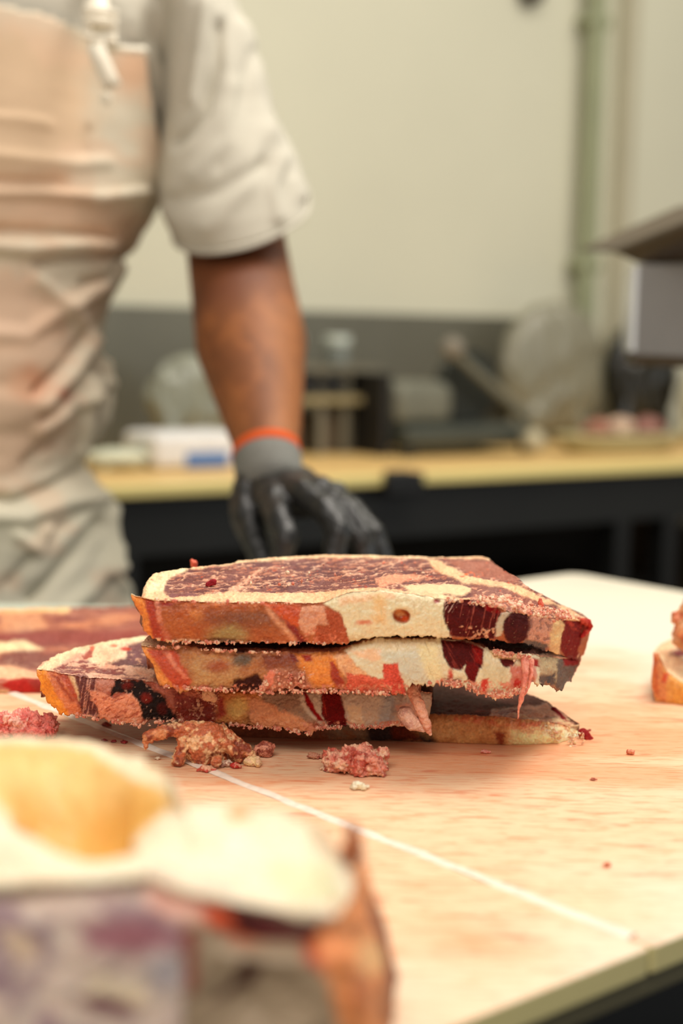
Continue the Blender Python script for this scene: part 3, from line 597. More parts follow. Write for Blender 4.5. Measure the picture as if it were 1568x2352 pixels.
# top steak
slab('beef_steak', 'top steak of the stack, large marbled cut face upward with orange-brown rind', 'steak',
     [(300, 1366), (310, 1369), (354, 1379), (428, 1381), (520, 1385), (613, 1382), (687, 1387), (742, 1386), (775, 1370), (800, 1362), (874, 1357), (948, 1365), (1022, 1378), (1077, 1380), (1133, 1393), (1170, 1405), (1225, 1414), (1281, 1424), (1318, 1424), (1358, 1430)],
     [(315, 1398), (328, 1420), (330, 1450), (350, 1466), (372, 1474), (483, 1476), (576, 1475), (668, 1477), (724, 1479), (798, 1477), (809, 1468), (830, 1466), (911, 1459), (985, 1461), (1022, 1463), (1059, 1469), (1114, 1468), (1151, 1473), (1207, 1480), (1244, 1492), (1290, 1506), (1322, 1516), (1340, 1505)],
     [(302, 1363), (328, 1356), (341, 1331), (354, 1317), (376, 1313), (435, 1305), (539, 1294), (546, 1288), (650, 1280), (742, 1275), (860, 1276), (911, 1278), (1022, 1281), (1107, 1278), (1122, 1283), (1140, 1298), (1170, 1317), (1192, 1328), (1207, 1346), (1244, 1365), (1292, 1390), (1336, 1409), (1359, 1428)],
     [(300, .752), (360, .745), (1130, .742), (1215, .748), (1270, .79), (1358, .85)], [(1180, .9885), (1244, .979), (1292, .970), (1360, .960)], .966,
     (178, 92, 46), [
         ([(295, 1362), (330, 1372), (345, 1400), (372, 1476), (340, 1470), (318, 1410)], (238, 140, 62), dict(f=6, j=5)),
         ([(330, 1370), (352, 1378), (370, 1440), (380, 1478), (355, 1474), (336, 1410)], (176, 56, 30), dict(f=6, j=5)),
         ([(354, 1380), (368, 1382), (372, 1430), (362, 1430)], (226, 140, 110), dict(f=6, j=4)),
         ([(366, 1430), (374, 1430), (396, 1474), (380, 1474)], (205, 110, 82), dict(f=6, j=4)),
         ((382, 1387, 14, 6), (160, 38, 22), dict(f=5, j=4)),
         ((440, 1430, 60, 34), (186, 98, 46), dict(f=24, j=8)),
         ((450, 1410, 14, 14), (214, 130, 66), dict(f=14)),
         ((560, 1420, 90, 26), (138, 76, 42), dict(f=30, j=12)),
         ((522, 1458, 44, 22), (160, 132, 80), dict(f=18, j=8)),  # greenish highlight painted onto the rind
         ((520, 1470, 36, 5), (110, 70, 42), dict(f=5, j=6)),
         ([(420, 1384), (640, 1384), (620, 1400), (430, 1400)], (198, 106, 50), dict(f=12, j=5)),
         ([(600, 1388), (690, 1390), (690, 1440), (670, 1440), (630, 1410)], (208, 84, 36), dict(f=8, j=8)),
         ([(604, 1390), (618, 1396), (690, 1470), (670, 1474), (630, 1430)], (222, 150, 108), dict(f=8, j=4)),
         ([(655, 1425), (680, 1440), (705, 1476), (690, 1478), (664, 1445)], (140, 28, 14), dict(f=6, j=5)),
         ([(694, 1390), (745, 1392), (758, 1410), (755, 1440), (730, 1432), (725, 1455), (700, 1462), (682, 1430), (690, 1410)], (226, 158, 122), dict(f=3, j=6)),
         ([(745, 1395), (785, 1410), (800, 1475), (725, 1478), (730, 1440), (755, 1440)], (186, 92, 62), dict(f=5, j=6, c=LEAN)),
         ([(700, 1440), (800, 1450), (800, 1478), (690, 1478)], (216, 120, 88), dict(f=4, j=5, n=(7, 5, 0, .55, .64))),
         ([(742, 1385), (775, 1366), (874, 1350), (1022, 1370), (1035, 1463), (830, 1470), (806, 1480), (795, 1450), (788, 1430), (775, 1405)], (240, 224, 182), dict(f=3, j=5, c=BONE)),
         ([(775, 1372), (905, 1360), (905, 1375), (780, 1390)], (248, 206, 160), dict(f=8, j=6)),
         ([(850, 1368), (885, 1366), (885, 1430), (860, 1430)], (244, 205, 148), dict(f=12, j=8)),
         ([(790, 1380), (1020, 1380), (1020, 1465), (810, 1465)], (212, 190, 140), dict(f=5, j=5, n=(4, 40, -6, .64, .72), a=.5)),
         ((835, 1430, 16, 5), (224, 140, 105), dict(f=4, j=5)), ((1002, 1380, 8, 6), (150, 40, 28), dict(f=4, j=3)),
         ((922, 1416, 20, 16, 15), (150, 58, 14), dict(f=3, j=2)), ((918, 1411, 13, 9, 20), (222, 150, 90), dict(f=5, j=2)), ((930, 1424, 8, 6), (190, 70, 15), dict(f=4, j=2)),  # brown tunnel in the cartilage, its inner highlight painted in pale orange
         ([(1024, 1374), (1080, 1376), (1135, 1392), (1156, 1410), (1148, 1440), (1138, 1468), (1036, 1462), (1022, 1430), (1018, 1400)], (86, 16, 15), dict(f=3, j=4, c=LEAN)),
         ([(1020, 1376), (1052, 1380), (1036, 1408), (1022, 1404)], (225, 180, 160), dict(f=3, j=3, n=(5, 30, 30, .5, .6), c=LEAN)),
         ([(1100, 1384), (1140, 1394), (1150, 1408), (1120, 1404)], (160, 22, 18), dict(f=5, j=5, c=LEAN)),
         ([(1022, 1376), (1150, 1396), (1140, 1468), (1030, 1462)], (165, 80, 66), dict(f=3, j=2, n=(4.5, 60, 12, .60, .68), c=LEAN, a=.75)),
         ([(1050, 1438), (1140, 1440), (1140, 1466), (1050, 1462)], (222, 160, 125), dict(f=3, j=5, n=(9, 9, 0, .57, .62), c=LEAN)),
         ([(1148, 1408), (1170, 1400), (1205, 1405), (1165, 1425), (1152, 1460), (1138, 1462), (1142, 1430)], (214, 196, 164), dict(f=4, j=5, c=BONE)),
         ((1188, 1440, 32, 40, 18), (82, 26, 26), dict(f=4, j=3, c=LEAN)),
         ((1188, 1440, 32, 40, 18), (130, 60, 56), dict(f=4, j=3, n=(4, 40, 15, .6, .68), c=LEAN, a=.6)),
         ([(1215, 1410), (1280, 1420), (1275, 1490), (1205, 1478), (1215, 1440)], (216, 146, 118), dict(f=4, j=7, c=FAT)),
         ([(1215, 1410), (1280, 1420), (1275, 1490), (1205, 1478)], (140, 78, 60), dict(f=4, j=5, n=(9, 9, 0, .55, .64), a=.8)),
         ([(1205, 1468), (1260, 1480), (1250, 1500), (1200, 1485)], (60, 34, 28), dict(f=6, j=6)),
         ([(1268, 1422), (1300, 1424), (1290, 1470), (1280, 1510), (1262, 1500)], (238, 196, 136), dict(f=5, j=6, c=FAT)),
         ([(1298, 1424), (1345, 1428), (1330, 1480), (1325, 1520), (1298, 1512), (1284, 1490)], (126, 16, 14), dict(f=4, j=6, c=LEAN)),
         ([(1300, 1424), (1362, 1426), (1350, 1455), (1320, 1450)], (196, 66, 48), dict(f=5, j=6, n=(10, 10, 0, .4, .55), c=LEAN)),
         ([(335, 1466), (480, 1470), (480, 1480), (335, 1478)], (240, 190, 145), dict(f=2, j=4, n=(6, 5, 0, .44, .55))),
         ([(480, 1470), (800, 1474), (800, 1482), (480, 1480)], (226, 150, 112), dict(f=2, j=4, n=(6, 5, 0, .52, .6))),
         (None, (245, 190, 150), dict(n=(4.5, 4.5, 0, .76, .8), a=.6)),
     ], (134, 86, 80), [
         (None, (98, 58, 60), dict(n=(60, 12, 0, .48, .62), a=.6)),
         (None, (212, 142, 112), dict(n=(20, 3.2, -4, .54, .66), a=.7)),
         (None, (236, 178, 146), dict(n=(80, 11, -6, .93, .985), ridge=1, a=.8, j=0, c=FAT)),
         ([(295, 1368), (328, 1350), (341, 1325), (376, 1308), (435, 1300), (430, 1310), (392, 1328), (378, 1345), (372, 1366), (345, 1374)], (255, 224, 176), dict(f=4, j=4, c=FAT)),
         ([(430, 1300), (545, 1280), (740, 1270), (1110, 1270), (1130, 1286), (1080, 1284), (742, 1281), (560, 1293), (440, 1309)], (250, 206, 160), dict(f=2, j=3, c=FAT)),
         ([(310, 1366), (370, 1362), (480, 1366), (540, 1360), (700, 1363), (760, 1358), (870, 1350), (1000, 1364), (1080, 1375), (1080, 1392), (310, 1392)], (248, 196, 150), dict(f=3, j=4, c=FAT)),
         ([(375, 1363), (440, 1362), (470, 1368), (390, 1372)], (140, 92, 90), dict(f=2, j=3, c=LEAN)),
         ([(520, 1352), (545, 1340), (600, 1304), (610, 1304), (560, 1344), (560, 1358), (520, 1360)], (238, 178, 146), dict(f=5, j=6, n=(14, 5, 0, .35, .55), c=FAT)),
         ([(860, 1330), (900, 1320), (1000, 1325), (890, 1345), (870, 1352)], (232, 158, 122), dict(f=4, j=6, c=FAT)),
         ([(1000, 1310), (980, 1286), (1010, 1290), (1080, 1325), (1190, 1345), (1280, 1390), (1250, 1388), (1150, 1352), (1060, 1338)], (246, 194, 146), dict(f=4, j=4, c=FAT)),
         ([(1025, 1288), (1130, 1288), (1190, 1328), (1190, 1340), (1080, 1320)], (168, 108, 90), dict(f=5, j=3, c=LEAN)),
         ((1070, 1320, 30, 6), (238, 110, 68), dict(f=4, j=8, n=(10, 5, 0, .45, .6))),
         ([(920, 1348), (960, 1342), (1060, 1344), (1090, 1356), (1060, 1368), (1000, 1366), (940, 1358)], (250, 208, 162), dict(f=3, j=3, c=BONE)),
         ([(1080, 1340), (1160, 1352), (1260, 1392), (1320, 1420), (1240, 1420), (1130, 1390), (1085, 1372)], (150, 98, 86), dict(f=4, j=5, c=LEAN)),
         ([(1080, 1350), (1180, 1365), (1330, 1412), (1340, 1430), (1240, 1424), (1100, 1384)], (232, 160, 128), dict(f=5, j=8, n=(10, 6, 0, .50, .60), c=FAT)),
         ([(1280, 1388), (1365, 1430), (1330, 1432), (1290, 1420)], (244, 190, 145), dict(f=5, j=6, c=FAT)),
         ((486, 1339, 9, 6), (168, 40, 45), dict(f=3, j=3)),
         (None, (226, 96, 62), dict(n=(14, 4, 0, .72, .78), a=.7)),
     ], n=700, nf=52, nt=110, seed=44, rag=.0010, amp=.00055, dents=[(922, 1416, 19, 14, .004), (815, 1455, 26, 12, -.001), (1190, 1440, 30, 36, -.0012)])

# ------------------------------------------------------------------ steaks and cuts around the stack
slab('beef_steak', 'flat blurred steak at far left behind the stack, meeting the left picture edge', 'steak',
     [(-160, 1560), (0, 1562), (60, 1558), (120, 1562), (200, 1562), (300, 1560), (420, 1552)],
     [(-160, 1602), (0, 1596), (60, 1600), (140, 1600), (260, 1596), (420, 1590)],
     [(-160, 1396), (0, 1400), (150, 1396), (320, 1394), (400, 1394), (430, 1396)],
     [(-160, .885), (420, .90)], .9125, .9003, (205, 120, 95), [
         ([(0, 1572), (20, 1562), (60, 1556), (100, 1560), (110, 1600), (40, 1600)], (196, 52, 46), dict(f=5, j=6, c=LEAN)),
         ([(60, 1556), (130, 1560), (130, 1600), (90, 1600)], (170, 60, 50), dict(f=6, j=5, c=LEAN)),
         ([(-160, 1580), (20, 1585), (20, 1605), (-160, 1605)], (240, 200, 150), dict(f=6, j=5, c=FAT))],
     (166, 104, 86), [
         (None, (140, 80, 72), dict(n=(120, 9, 0, .48, .60))),
         (None, (214, 142, 104), dict(n=(90, 9, 0, .54, .66), a=.7)),
         ([(-160, 1392), (160, 1394), (160, 1406), (-160, 1412)], (250, 196, 140), dict(f=6, j=5, c=FAT)),
         ([(0, 1408), (90, 1410), (110, 1440), (60, 1456), (0, 1450)], (212, 150, 112), dict(f=10, j=6, c=FAT)),
         ([(-160, 1452), (340, 1448), (340, 1480), (-160, 1478)], (146, 76, 68), dict(f=10, j=6)),
         ([(-160, 1470), (60, 1474), (100, 1492), (60, 1496), (0, 1498), (-20, 1530), (-160, 1560)], (252, 216, 168), dict(f=8, j=5, c=FAT)),
         ((58, 1515, 62, 20), (136, 84, 74), dict(f=6, j=5)), ((62, 1520, 40, 8), (196, 146, 120), dict(f=6, j=6, n=(20, 5, 0, .5, .6))),
         ([(-160, 1530), (20, 1530), (90, 1545), (140, 1560), (-160, 1568)], (244, 180, 140), dict(f=8, j=5, c=FAT))],
     n=260, nf=18, nt=80, seed=55, gt=1.1, rag=.0006, bulge=.002)
slab('beef_steak', 'orange-rimmed steak lying alone at the right picture edge', 'steak',
     [(1500, 1500), (1512, 1500), (1530, 1545), (1560, 1565), (1640, 1600), (1760, 1640)],
     [(1496, 1560), (1500, 1600), (1512, 1622), (1568, 1648), (1650, 1680), (1770, 1700)],
     [(1503, 1497), (1520, 1478), (1560, 1462), (1640, 1450), (1760, 1450), (1800, 1480)],
     [(1500, .905), (1560, .90), (1770, .86)], .924, .9003, (232, 162, 84), [
         ([(1490, 1495), (1520, 1500), (1530, 1620), (1490, 1600)], (224, 140, 84), dict(f=6, j=5)),
         ([(1500, 1500), (1508, 1500), (1512, 1600), (1502, 1590)], (206, 104, 56), dict(f=4, j=4)),
         ([(1522, 1545), (1535, 1548), (1530, 1570), (1520, 1565)], (214, 84, 40), dict(f=4, j=4)),
         ([(1535, 1548), (1600, 1590), (1600, 1640), (1545, 1620)], (236, 168, 78), dict(f=8, j=6))],
     (244, 204, 160), [((1566, 1500, 26, 8), (130, 66, 62), dict(f=4, j=4, c=LEAN)), ([(1580, 1460), (1760, 1460), (1760, 1620), (1620, 1560)], (140, 80, 74), dict(f=8, j=8, c=LEAN))],
     n=200, nf=30, nt=50, seed=58, ct=1, rag=.0008)
lump('fat_scrap', at_z(1592, 1500, .9255), .022, 61, [(236, 170, 120), (220, 120, 80)], 'orange fat scrap standing on the steak at the right picture edge', 'meat scrap', sc=(.8, .8, 1.6))
# foreground cut
slab('beef_cut', 'big blurred foreground cut of beef, yellow fat hollow on top and purple marbled face', 'meat',
     [(-330, 2060), (0, 2042), (200, 2030), (340, 2016), (420, 2050), (560, 2078), (700, 2104), (770, 2110), (806, 2060), (822, 1975), (826, 1942)],
     [(-330, 2560), (0, 2560), (200, 2560), (400, 2560), (600, 2560), (760, 2560), (840, 2540), (880, 2420), (900, 2330), (912, 2230)],
     [(-330, 1690), (-100, 1692), (60, 1690), (200, 1704), (330, 1740), (385, 1775), (410, 1835), (560, 1850), (700, 1878), (770, 1910), (808, 1935)],
     [(-330, .385), (700, .385), (770, .39), (808, .415), (827, .455)], .978, .9005, (200, 178, 164), [
         ([(-330, 2070), (450, 2070), (440, 2560), (-330, 2560)], (214, 194, 180), dict(f=20)),
         ([(-330, 2060), (440, 2070), (430, 2560), (-330, 2560)], (160, 134, 140), dict(f=50, j=10, n=(90, 80, 0, .40, .66), c=LEAN)),
         ([(180, 2120), (330, 2100), (420, 2160), (300, 2200), (200, 2180)], (160, 108, 116), dict(f=40, j=14, c=LEAN)),
         ([(220, 2240), (330, 2260), (340, 2320), (180, 2300)], (226, 206, 178), dict(f=24, j=14)),
         ([(0, 2130), (60, 2140), (90, 2210), (20, 2200)], (222, 196, 170), dict(f=24, j=14)),
         ((250, 2315, 70, 20, 10), (120, 74, 84), dict(f=14, j=10, c=LEAN)), ((380, 2235, 45, 40), (176, 166, 168), dict(f=34, j=10)),
         ([(330, 2020), (440, 2030), (560, 2080), (560, 2160), (440, 2130), (340, 2080)], (236, 178, 160), dict(f=16, j=8)),
         ([(420, 2110), (900, 2110), (900, 2560), (420, 2560)], (156, 136, 112), dict(f=14, j=8, c=BONE)),
         ([(460, 2070), (540, 2085), (600, 2180), (540, 2170), (480, 2130)], (206, 92, 62), dict(f=14, j=8, c=LEAN)),
         ([(520, 2070), (600, 2092), (700, 2112), (775, 2110), (765, 2140), (700, 2160), (620, 2140), (540, 2110)], (110, 52, 52), dict(f=8, j=6, c=LEAN)),
         ([(530, 2095), (620, 2130), (740, 2165), (735, 2200), (640, 2160), (540, 2120)], (50, 26, 20), dict(f=12, j=6, c=LEAN)),
         ([(420, 2130), (450, 2130), (452, 2270), (428, 2290)], (140, 70, 60), dict(f=14, j=8, c=LEAN)),
         ([(560, 2205), (605, 2220), (580, 2270), (520, 2300), (480, 2310), (540, 2255)], (74, 40, 34), dict(f=12, j=6, c=LEAN)),
         ([(690, 2150), (750, 2180), (760, 2240), (700, 2210)], (176, 72, 44), dict(f=16, j=8)),
         ([(740, 2110), (820, 1940), (920, 2160), (920, 2560), (830, 2560), (770, 2330), (740, 2220)], (216, 136, 82), dict(f=14, j=8, c=FAT)),
         ((830, 2280, 22, 50), (176, 96, 48), dict(f=14, j=8)), ((850, 2200, 26, 40), (236, 176, 120), dict(f=14, j=8)),
         ([(880, 2120), (905, 2130), (905, 2352), (870, 2352)], (150, 84, 44), dict(f=14, j=6))],
     (250, 232, 202), [
         ([(-330, 1700), (60, 1700), (200, 1712), (350, 1765), (400, 1830), (300, 1860), (260, 1960), (110, 1950), (90, 1890), (20, 1820), (-330, 1820)], (238, 196, 124), dict(f=20, j=8)),
         ([(0, 1790), (80, 1770), (330, 1780), (390, 1830), (300, 1850), (180, 1900), (110, 1890), (60, 1840)], (226, 170, 88), dict(f=26, j=10)),
         ((60, 1830, 26, 14), (210, 140, 74), dict(f=16)), ((200, 1876, 30, 16), (170, 118, 50), dict(f=18)), ((270, 1880, 14, 10), (214, 120, 62), dict(f=12)),
         ((260, 1935, 40, 22), (176, 160, 110), dict(f=20)),
         ([(-330, 1860), (0, 1860), (80, 1900), (110, 1960), (-330, 1990)], (252, 236, 212), dict(f=10)),
         ([(-330, 1690), (60, 1680), (200, 1700), (380, 1765), (410, 1835), (380, 1800), (200, 1716), (50, 1704), (-330, 1706)], (252, 232, 196), dict(f=6, j=3)),
         ([(520, 1860), (580, 1850), (570, 1880), (530, 1890)], (240, 180, 130), dict(f=12)),
         ([(600, 1990), (760, 1980), (780, 2080), (680, 2090)], (226, 222, 180), dict(f=30))],
     n=300, nf=90, nt=110, seed=66, ct=1, gf=1.2, rag=.002, amp=.0012, bulge=.004, lean=.004, nfreq=70,
     rnd=.012, fine=.3, relief=.0,
     dents=[(180, 1850, 160, 90, .022), (20, 1950, 130, 60, -.006), (640, 2150, 130, 40, .010), (600, 2300, 120, 80, .004)])
lump('meat_tag', at_z(806, 1985, .966), .005, 67, [(206, 132, 92), (140, 66, 48)], parent=bpy.data.objects['beef_cut'], sc=(.7, .7, 2.4), m=M_lean)

# ------------------------------------------------------------------ scraps and bits on the board
PK = [(232, 150, 124), (214, 104, 82), (242, 190, 156), (190, 80, 60)]
B = lambda x, y: at_z(x, y, .9002)
c = B(470, 1752)
o = lump('meat_scrap', c, .0155, 71, [(196, 104, 62), (224, 150, 100), (150, 66, 38), (240, 190, 140)],
         'largest meat scrap before the stack, pale arm reaching left over the seam', 'meat scrap', sc=(1.15, .8, 1.25), nb=12, vox=.0005, amp=.11,
         extra=[(c + [-.006, 0, .018], .0040, c + [-.018, -.001, .0165], .0032), (c + [-.018, -.001, .0165], .0032, c + [-.029, -.002, .0135], .0028), (c + [-.029, -.002, .0135], .0018, c + [-.030, -.003, .008], .0008),
                (c + [.004, -.002, .017], .004, c + [.017, 0, .004], .003), (c + [.008, .003, .016], .0035, c + [.023, .002, .004], .003), (c + [-.010, -.004, .012], .003, c + [-.013, -.006, .002], .003)])
for k, (x, y, r, sd, pal, lb_) in enumerate([
        (608, 1738, .0062, 72, [(196, 118, 92), (226, 150, 120), (150, 70, 50)], 'small pointed meat scrap standing just right of the largest scrap'),
        (822, 1772, .0150, 73, PK, 'crumbly pink lump of meat and fat on the board below the middle of the stack'),
        (722, 1742, .0038, 74, [(190, 130, 100), (160, 80, 60)], 'tiny brownish crumb in the shadow between two scraps'),
        (822, 1812, .0046, 75, [(252, 240, 210), (240, 220, 180)], 'white crumb of fat lying alone on the board in front of the pink lump'),
        (746, 1768, .0026, 76, [(240, 200, 165), (225, 160, 130)], 'tiny pale crumb touching the left of the pink lump'),
        (472, 1772, .0042, 77, [(236, 176, 140), (204, 70, 52)], 'small red and pale crumb at the foot of the largest scrap'),
        (520, 1760, .0040, 78, [(230, 200, 175), (170, 120, 100)], 'small grey-pink crumb right of the foot of the largest scrap'),
        (540, 1764, .0036, 79, [(196, 44, 40), (226, 150, 120)], 'small bright red crumb beside the largest scrap'),
        (578, 1758, .0058, 80, [(245, 206, 150), (240, 190, 150)], 'cream crumb at the right end of the largest scrap'),
        (60, 1690, .0150, 81, [(246, 140, 124), (252, 190, 168), (234, 110, 98)], 'loose lump of pink minced meat at far left above the foreground cut'),
        (8, 1672, .0090, 82, [(246, 160, 142), (238, 120, 104)], 'smaller pink minced lump touching the left picture edge'),
        (243, 1668, .0030, 83, [(190, 90, 74), (160, 60, 50)], 'brown-red crumb under the left tip of the stack near the seam'),
        (240, 1702, .0016, 84, [(160, 40, 40), (120, 30, 30)], 'dark red speck, left one of the row above the seam'),
        (262, 1705, .0017, 85, [(160, 40, 40), (120, 30, 30)], 'dark red speck in the middle of the row by the seam'),
        (284, 1707, .0020, 86, [(165, 40, 40), (120, 30, 30)], 'dark red speck, right one of the row by the seam'),
        (362, 1744, .0018, 87, [(236, 210, 180), (220, 180, 150)], 'tiny curled pale shaving left of the largest scrap'),
        (1114, 1730, .0024, 88, [(232, 140, 120), (240, 170, 150)], 'pink grain in front of the bottom steak'),
        (1447, 1732, .0030, 89, [(226, 140, 100), (200, 90, 60)], 'orange crumb alone on the bare board to the right'),
        (1394, 1990, .0022, 90, [(220, 120, 80), (200, 90, 60)], 'orange speck on the bare board at lower right'),
        (1363, 1792, .0016, 91, [(190, 110, 80), (170, 80, 60)], 'brown speck on the bare board right of the white crumb')]):
    if pal is PK or r > .01: lump('meat_scrap', B(x, y), r, sd, pal, lb_, 'meat scrap', sc=(1.15, .75, .80), nb=46, vox=r / 30, amp=.24)
    else: lump('meat_crumb', B(x, y), r, sd, pal, lb_, 'meat crumb', sc=(1.2, .8, 1.2 if sd == 72 else .7), nb=8, amp=.16)
# crumbs and strands that belong to the steaks
S = {o['label'][:5]: o for o in bpy.data.objects if o.name.startswith('beef_steak')}
top, sec, thi, bot = S['top s'], S['secon'], S['third'], S['botto']
zt_ = .9893
T = lambda x, y, z=zt_: at_z(x, y, z)
PC = [(236, 168, 138), (226, 140, 112), (214, 120, 96), (244, 196, 160)]
crumbs(top, [('poly', [(1085, 1366), (1160, 1372), (1230, 1392), (1190, 1404), (1120, 1386)], zt_, 260), ('poly', [(1150, 1378), (1300, 1400), (1335, 1420), (1240, 1418), (1180, 1402)], zt_, 420),
             ('poly', [(560, 1300), (1000, 1290), (1000, 1345), (560, 1350)], zt_, 130), ('line', [(354, 1378), (520, 1384), (687, 1386)], .741, 1.2, 90), ('line', [(1022, 1376), (1133, 1391), (1225, 1412), (1300, 1420)], .74, 3, 200),
             ('line', [(372, 1474), (483, 1476), (668, 1477), (798, 1477)], .743, 1.6, 170)], 5, PC + [(250, 214, 180)])
crumbs(sec, [('line', [(376, 1576), (465, 1583), (613, 1590), (742, 1587), (930, 1596)], .746, 2.2, 420), ('line', [(985, 1568), (1059, 1572), (1114, 1597), (1163, 1597), (1207, 1581)], .746, 4, 420),
             ('line', [(343, 1486), (428, 1488), (520, 1495), (650, 1500)], .745, 1.5, 120), ('line', [(1133, 1497), (1170, 1505), (1215, 1507)], .747, 3.5, 200), ('line', [(598, 1590), (612, 1565), (626, 1540)], .744, 4, 130), ('line', [(640, 1560), (700, 1560)], .745, 10, 90)], 6, PC)
crumbs(thi, [('line', [(171, 1642), (275, 1659), (324, 1668), (398, 1654), (498, 1663), (648, 1674), (712, 1686)], .766, 2, 360), ('line', [(726, 1672), (874, 1668), (950, 1656)], .765, 2.5, 260), ('line', [(440, 1600), (500, 1600)], .766, 12, 120)], 7, PC)
crumbs(bot, [('line', [(1240, 1680), (1290, 1688), (1340, 1700)], .802, 9, 260), ('line', [(1096, 1716), (1244, 1723), (1320, 1716)], .798, 1.6, 160)], 8, [(250, 226, 185), (244, 206, 150), (238, 180, 145)])
def strand(parent, pts, name, pal, seed, m=M_fat, vox=.0003):
    bm = bmesh.new(); c = []
    for k in range(len(pts) - 1):
        (x0, y0, Y0, r0), (x1, y1, Y1, r1) = pts[k], pts[k + 1]
        capsule(bm, at_y(x0, y0, Y0), r0, at_y(x1, y1, Y1), r1)
    V, F = fused(bm, vox, 1); N = vnormals(V, F)
    V = V + N * ((fbm(V * 500 + seed, 3) - .5) * .0014)[:, None]
    a = sm(.45, .6, fbm(V * 350 + seed, 3))[:, None]; np_mesh(name, V, F, m, parent, lin(pal[0]) * (1 - a) + lin(pal[1]) * a)
strand(sec, [(1205, 1515, .748, .0022), (1206, 1545, .744, .0016), (1203, 1575, .742, .0011), (1196, 1605, .743, .0012), (1191, 1630, .744, .0006), (1189, 1650, .745, .0004)], 'hanging_strand', [(236, 150, 126), (222, 120, 98)], 3)
strand(sec, [(1219, 1520, .749, .0016), (1222, 1545, .746, .0008), (1212, 1580, .745, .0006), (1199, 1603, .744, .0007)], 'hanging_strand', [(236, 150, 126), (222, 120, 98)], 4)
strand(thi, [(945, 1585, .765, .0032), (960, 1615, .762, .003), (972, 1645, .761, .0026), (980, 1668, .761, .0022), (988, 1686, .761, .0010)], 'hanging_strand', [(238, 176, 146), (226, 150, 120)], 5)
strand(thi, [(930, 1640, .764, .0042), (945, 1660, .763, .004), (972, 1672, .763, .0022)], 'torn_flap', [(236, 190, 165), (214, 160, 140)], 6)
strand(thi, [(482, 1578, .764, .0014), (478, 1596, .763, .0034), (490, 1604, .763, .0022)], 'fat_flake', [(246, 196, 150), (240, 180, 140)], 7)
strand(top, [(448, 1306, .86, .0012), (446, 1294, .86, .0020), (441, 1287, .86, .0012)], 'meat_tag', [(230, 90, 60), (240, 120, 84)], 8)
strand(top, [(1243, 1400, .79, .0016), (1241, 1388, .79, .0018), (1240, 1378, .79, .0008)], 'meat_tag', [(226, 80, 50), (232, 110, 80)], 9)
strand(top, [(1338, 1426, .832, .0018), (1350, 1430, .838, .0020), (1355, 1440, .84, .0014), (1345, 1452, .838, .0016), (1336, 1462, .834, .0012)], 'torn_flap', [(176, 34, 28), (206, 80, 60)], 10, M_lean, .0005)
strand(top, [(478, 1342, .78, .0014), (490, 1337, .78, .0018)], 'meat_tag', [(160, 34, 44), (176, 50, 50)], 11, M_lean)
strand(bot, [(1270, 1628, .83, .0014), (1285, 1643, .825, .0012), (1297, 1656, .82, .0008)], 'meat_tag', [(140, 24, 26), (160, 40, 36)], 12, M_lean)
strand(bot, [(1338, 1684, .815, .0028), (1350, 1700, .815, .003), (1348, 1712, .812, .002)], 'meat_tag', [(150, 26, 24), (170, 50, 40)], 13, M_lean)

# ------------------------------------------------------------------ the butcher
def grid_mesh(name, P, m, parent, col, close_u=False, thick=0):
    nr, nc = P.shape[:2]; V = P.reshape(-1, 3)
    r, c = np.meshgrid(np.arange(nr - 1), np.arange(nc if close_u else nc - 1), indexing='ij'); c2 = (c + 1) % nc
    F = np.stack([r * nc + c, r * nc + c2, (r + 1) * nc + c2, (r + 1) * nc + c], -1).reshape(-1, 4)
    o = np_mesh(name, V, F, m, parent, col)
    if thick:
        s = o.modifiers.new('thick', 'SOLIDIFY'); s.thickness = thick; s.offset = 0
    return o
man = empty('person', (-.38, 1.56, 0), 'person in white shirt and stained apron, gloved hand reaching down to the board', 'person')
TX, TY = -.40, 1.56                      # trunk centre
cont = [(-120, 470), (-60, 450), (50, 432), (150, 414), (250, 402), (330, 394), (400, 390), (460, 378), (500, 352), (560, 312), (620, 288), (680, 262), (740, 240), (800, 232), (850, 238), (910, 240), (960, 226),
        (1010, 206), (1060, 196), (1100, 225), (1140, 248), (1180, 258), (1250, 254), (1290, 262), (1340, 284), (1390, 298), (1500, 305), (1900, 300), (2400, 280)]
cy_ = np.array([c[0] for c in cont], float); cxp = np.array([c[1] for c in cont], float)
cP = at_y(cxp, cy_, TY); cz = cP[:, 2][::-1]; ca = (cP[:, 0] - TX)[::-1]
def trunk(z, phi, off=0):                # phi 0 = towards the camera, +90 deg = his left side (right in the picture)
    a = np.interp(z, cz, ca) - .006 + off; b = np.interp(z, [.3, .75, .95, 1.10, 1.3, 1.5], [.13, .14, .150, .155, .13, .095]) + off
    return np.stack([TX + a * np.sin(phi), TY - b * np.cos(phi) * (1 + .10 * np.abs(np.sin(phi))), z], -1)
def ridge(P, lines):                     # cloth folds: (pixel polyline, width px, height m)
    x, y = proj(P.reshape(-1, 3)); h = np.zeros(len(x))
    for pts, wd, am in lines:
        pts = np.array(pts, float); d = np.full(len(x), 1e9)
        for i in range(len(pts) - 1):
            e = pts[i + 1] - pts[i]; t = np.clip(((x - pts[i, 0]) * e[0] + (y - pts[i, 1]) * e[1]) / (e @ e + 1e-9), 0, 1)
            d = np.minimum(d, np.hypot(x - pts[i, 0] - e[0] * t, y - pts[i, 1] - e[1] * t))
        h += am * np.exp(-(d / wd) ** 2)
    return h.reshape(P.shape[:2])
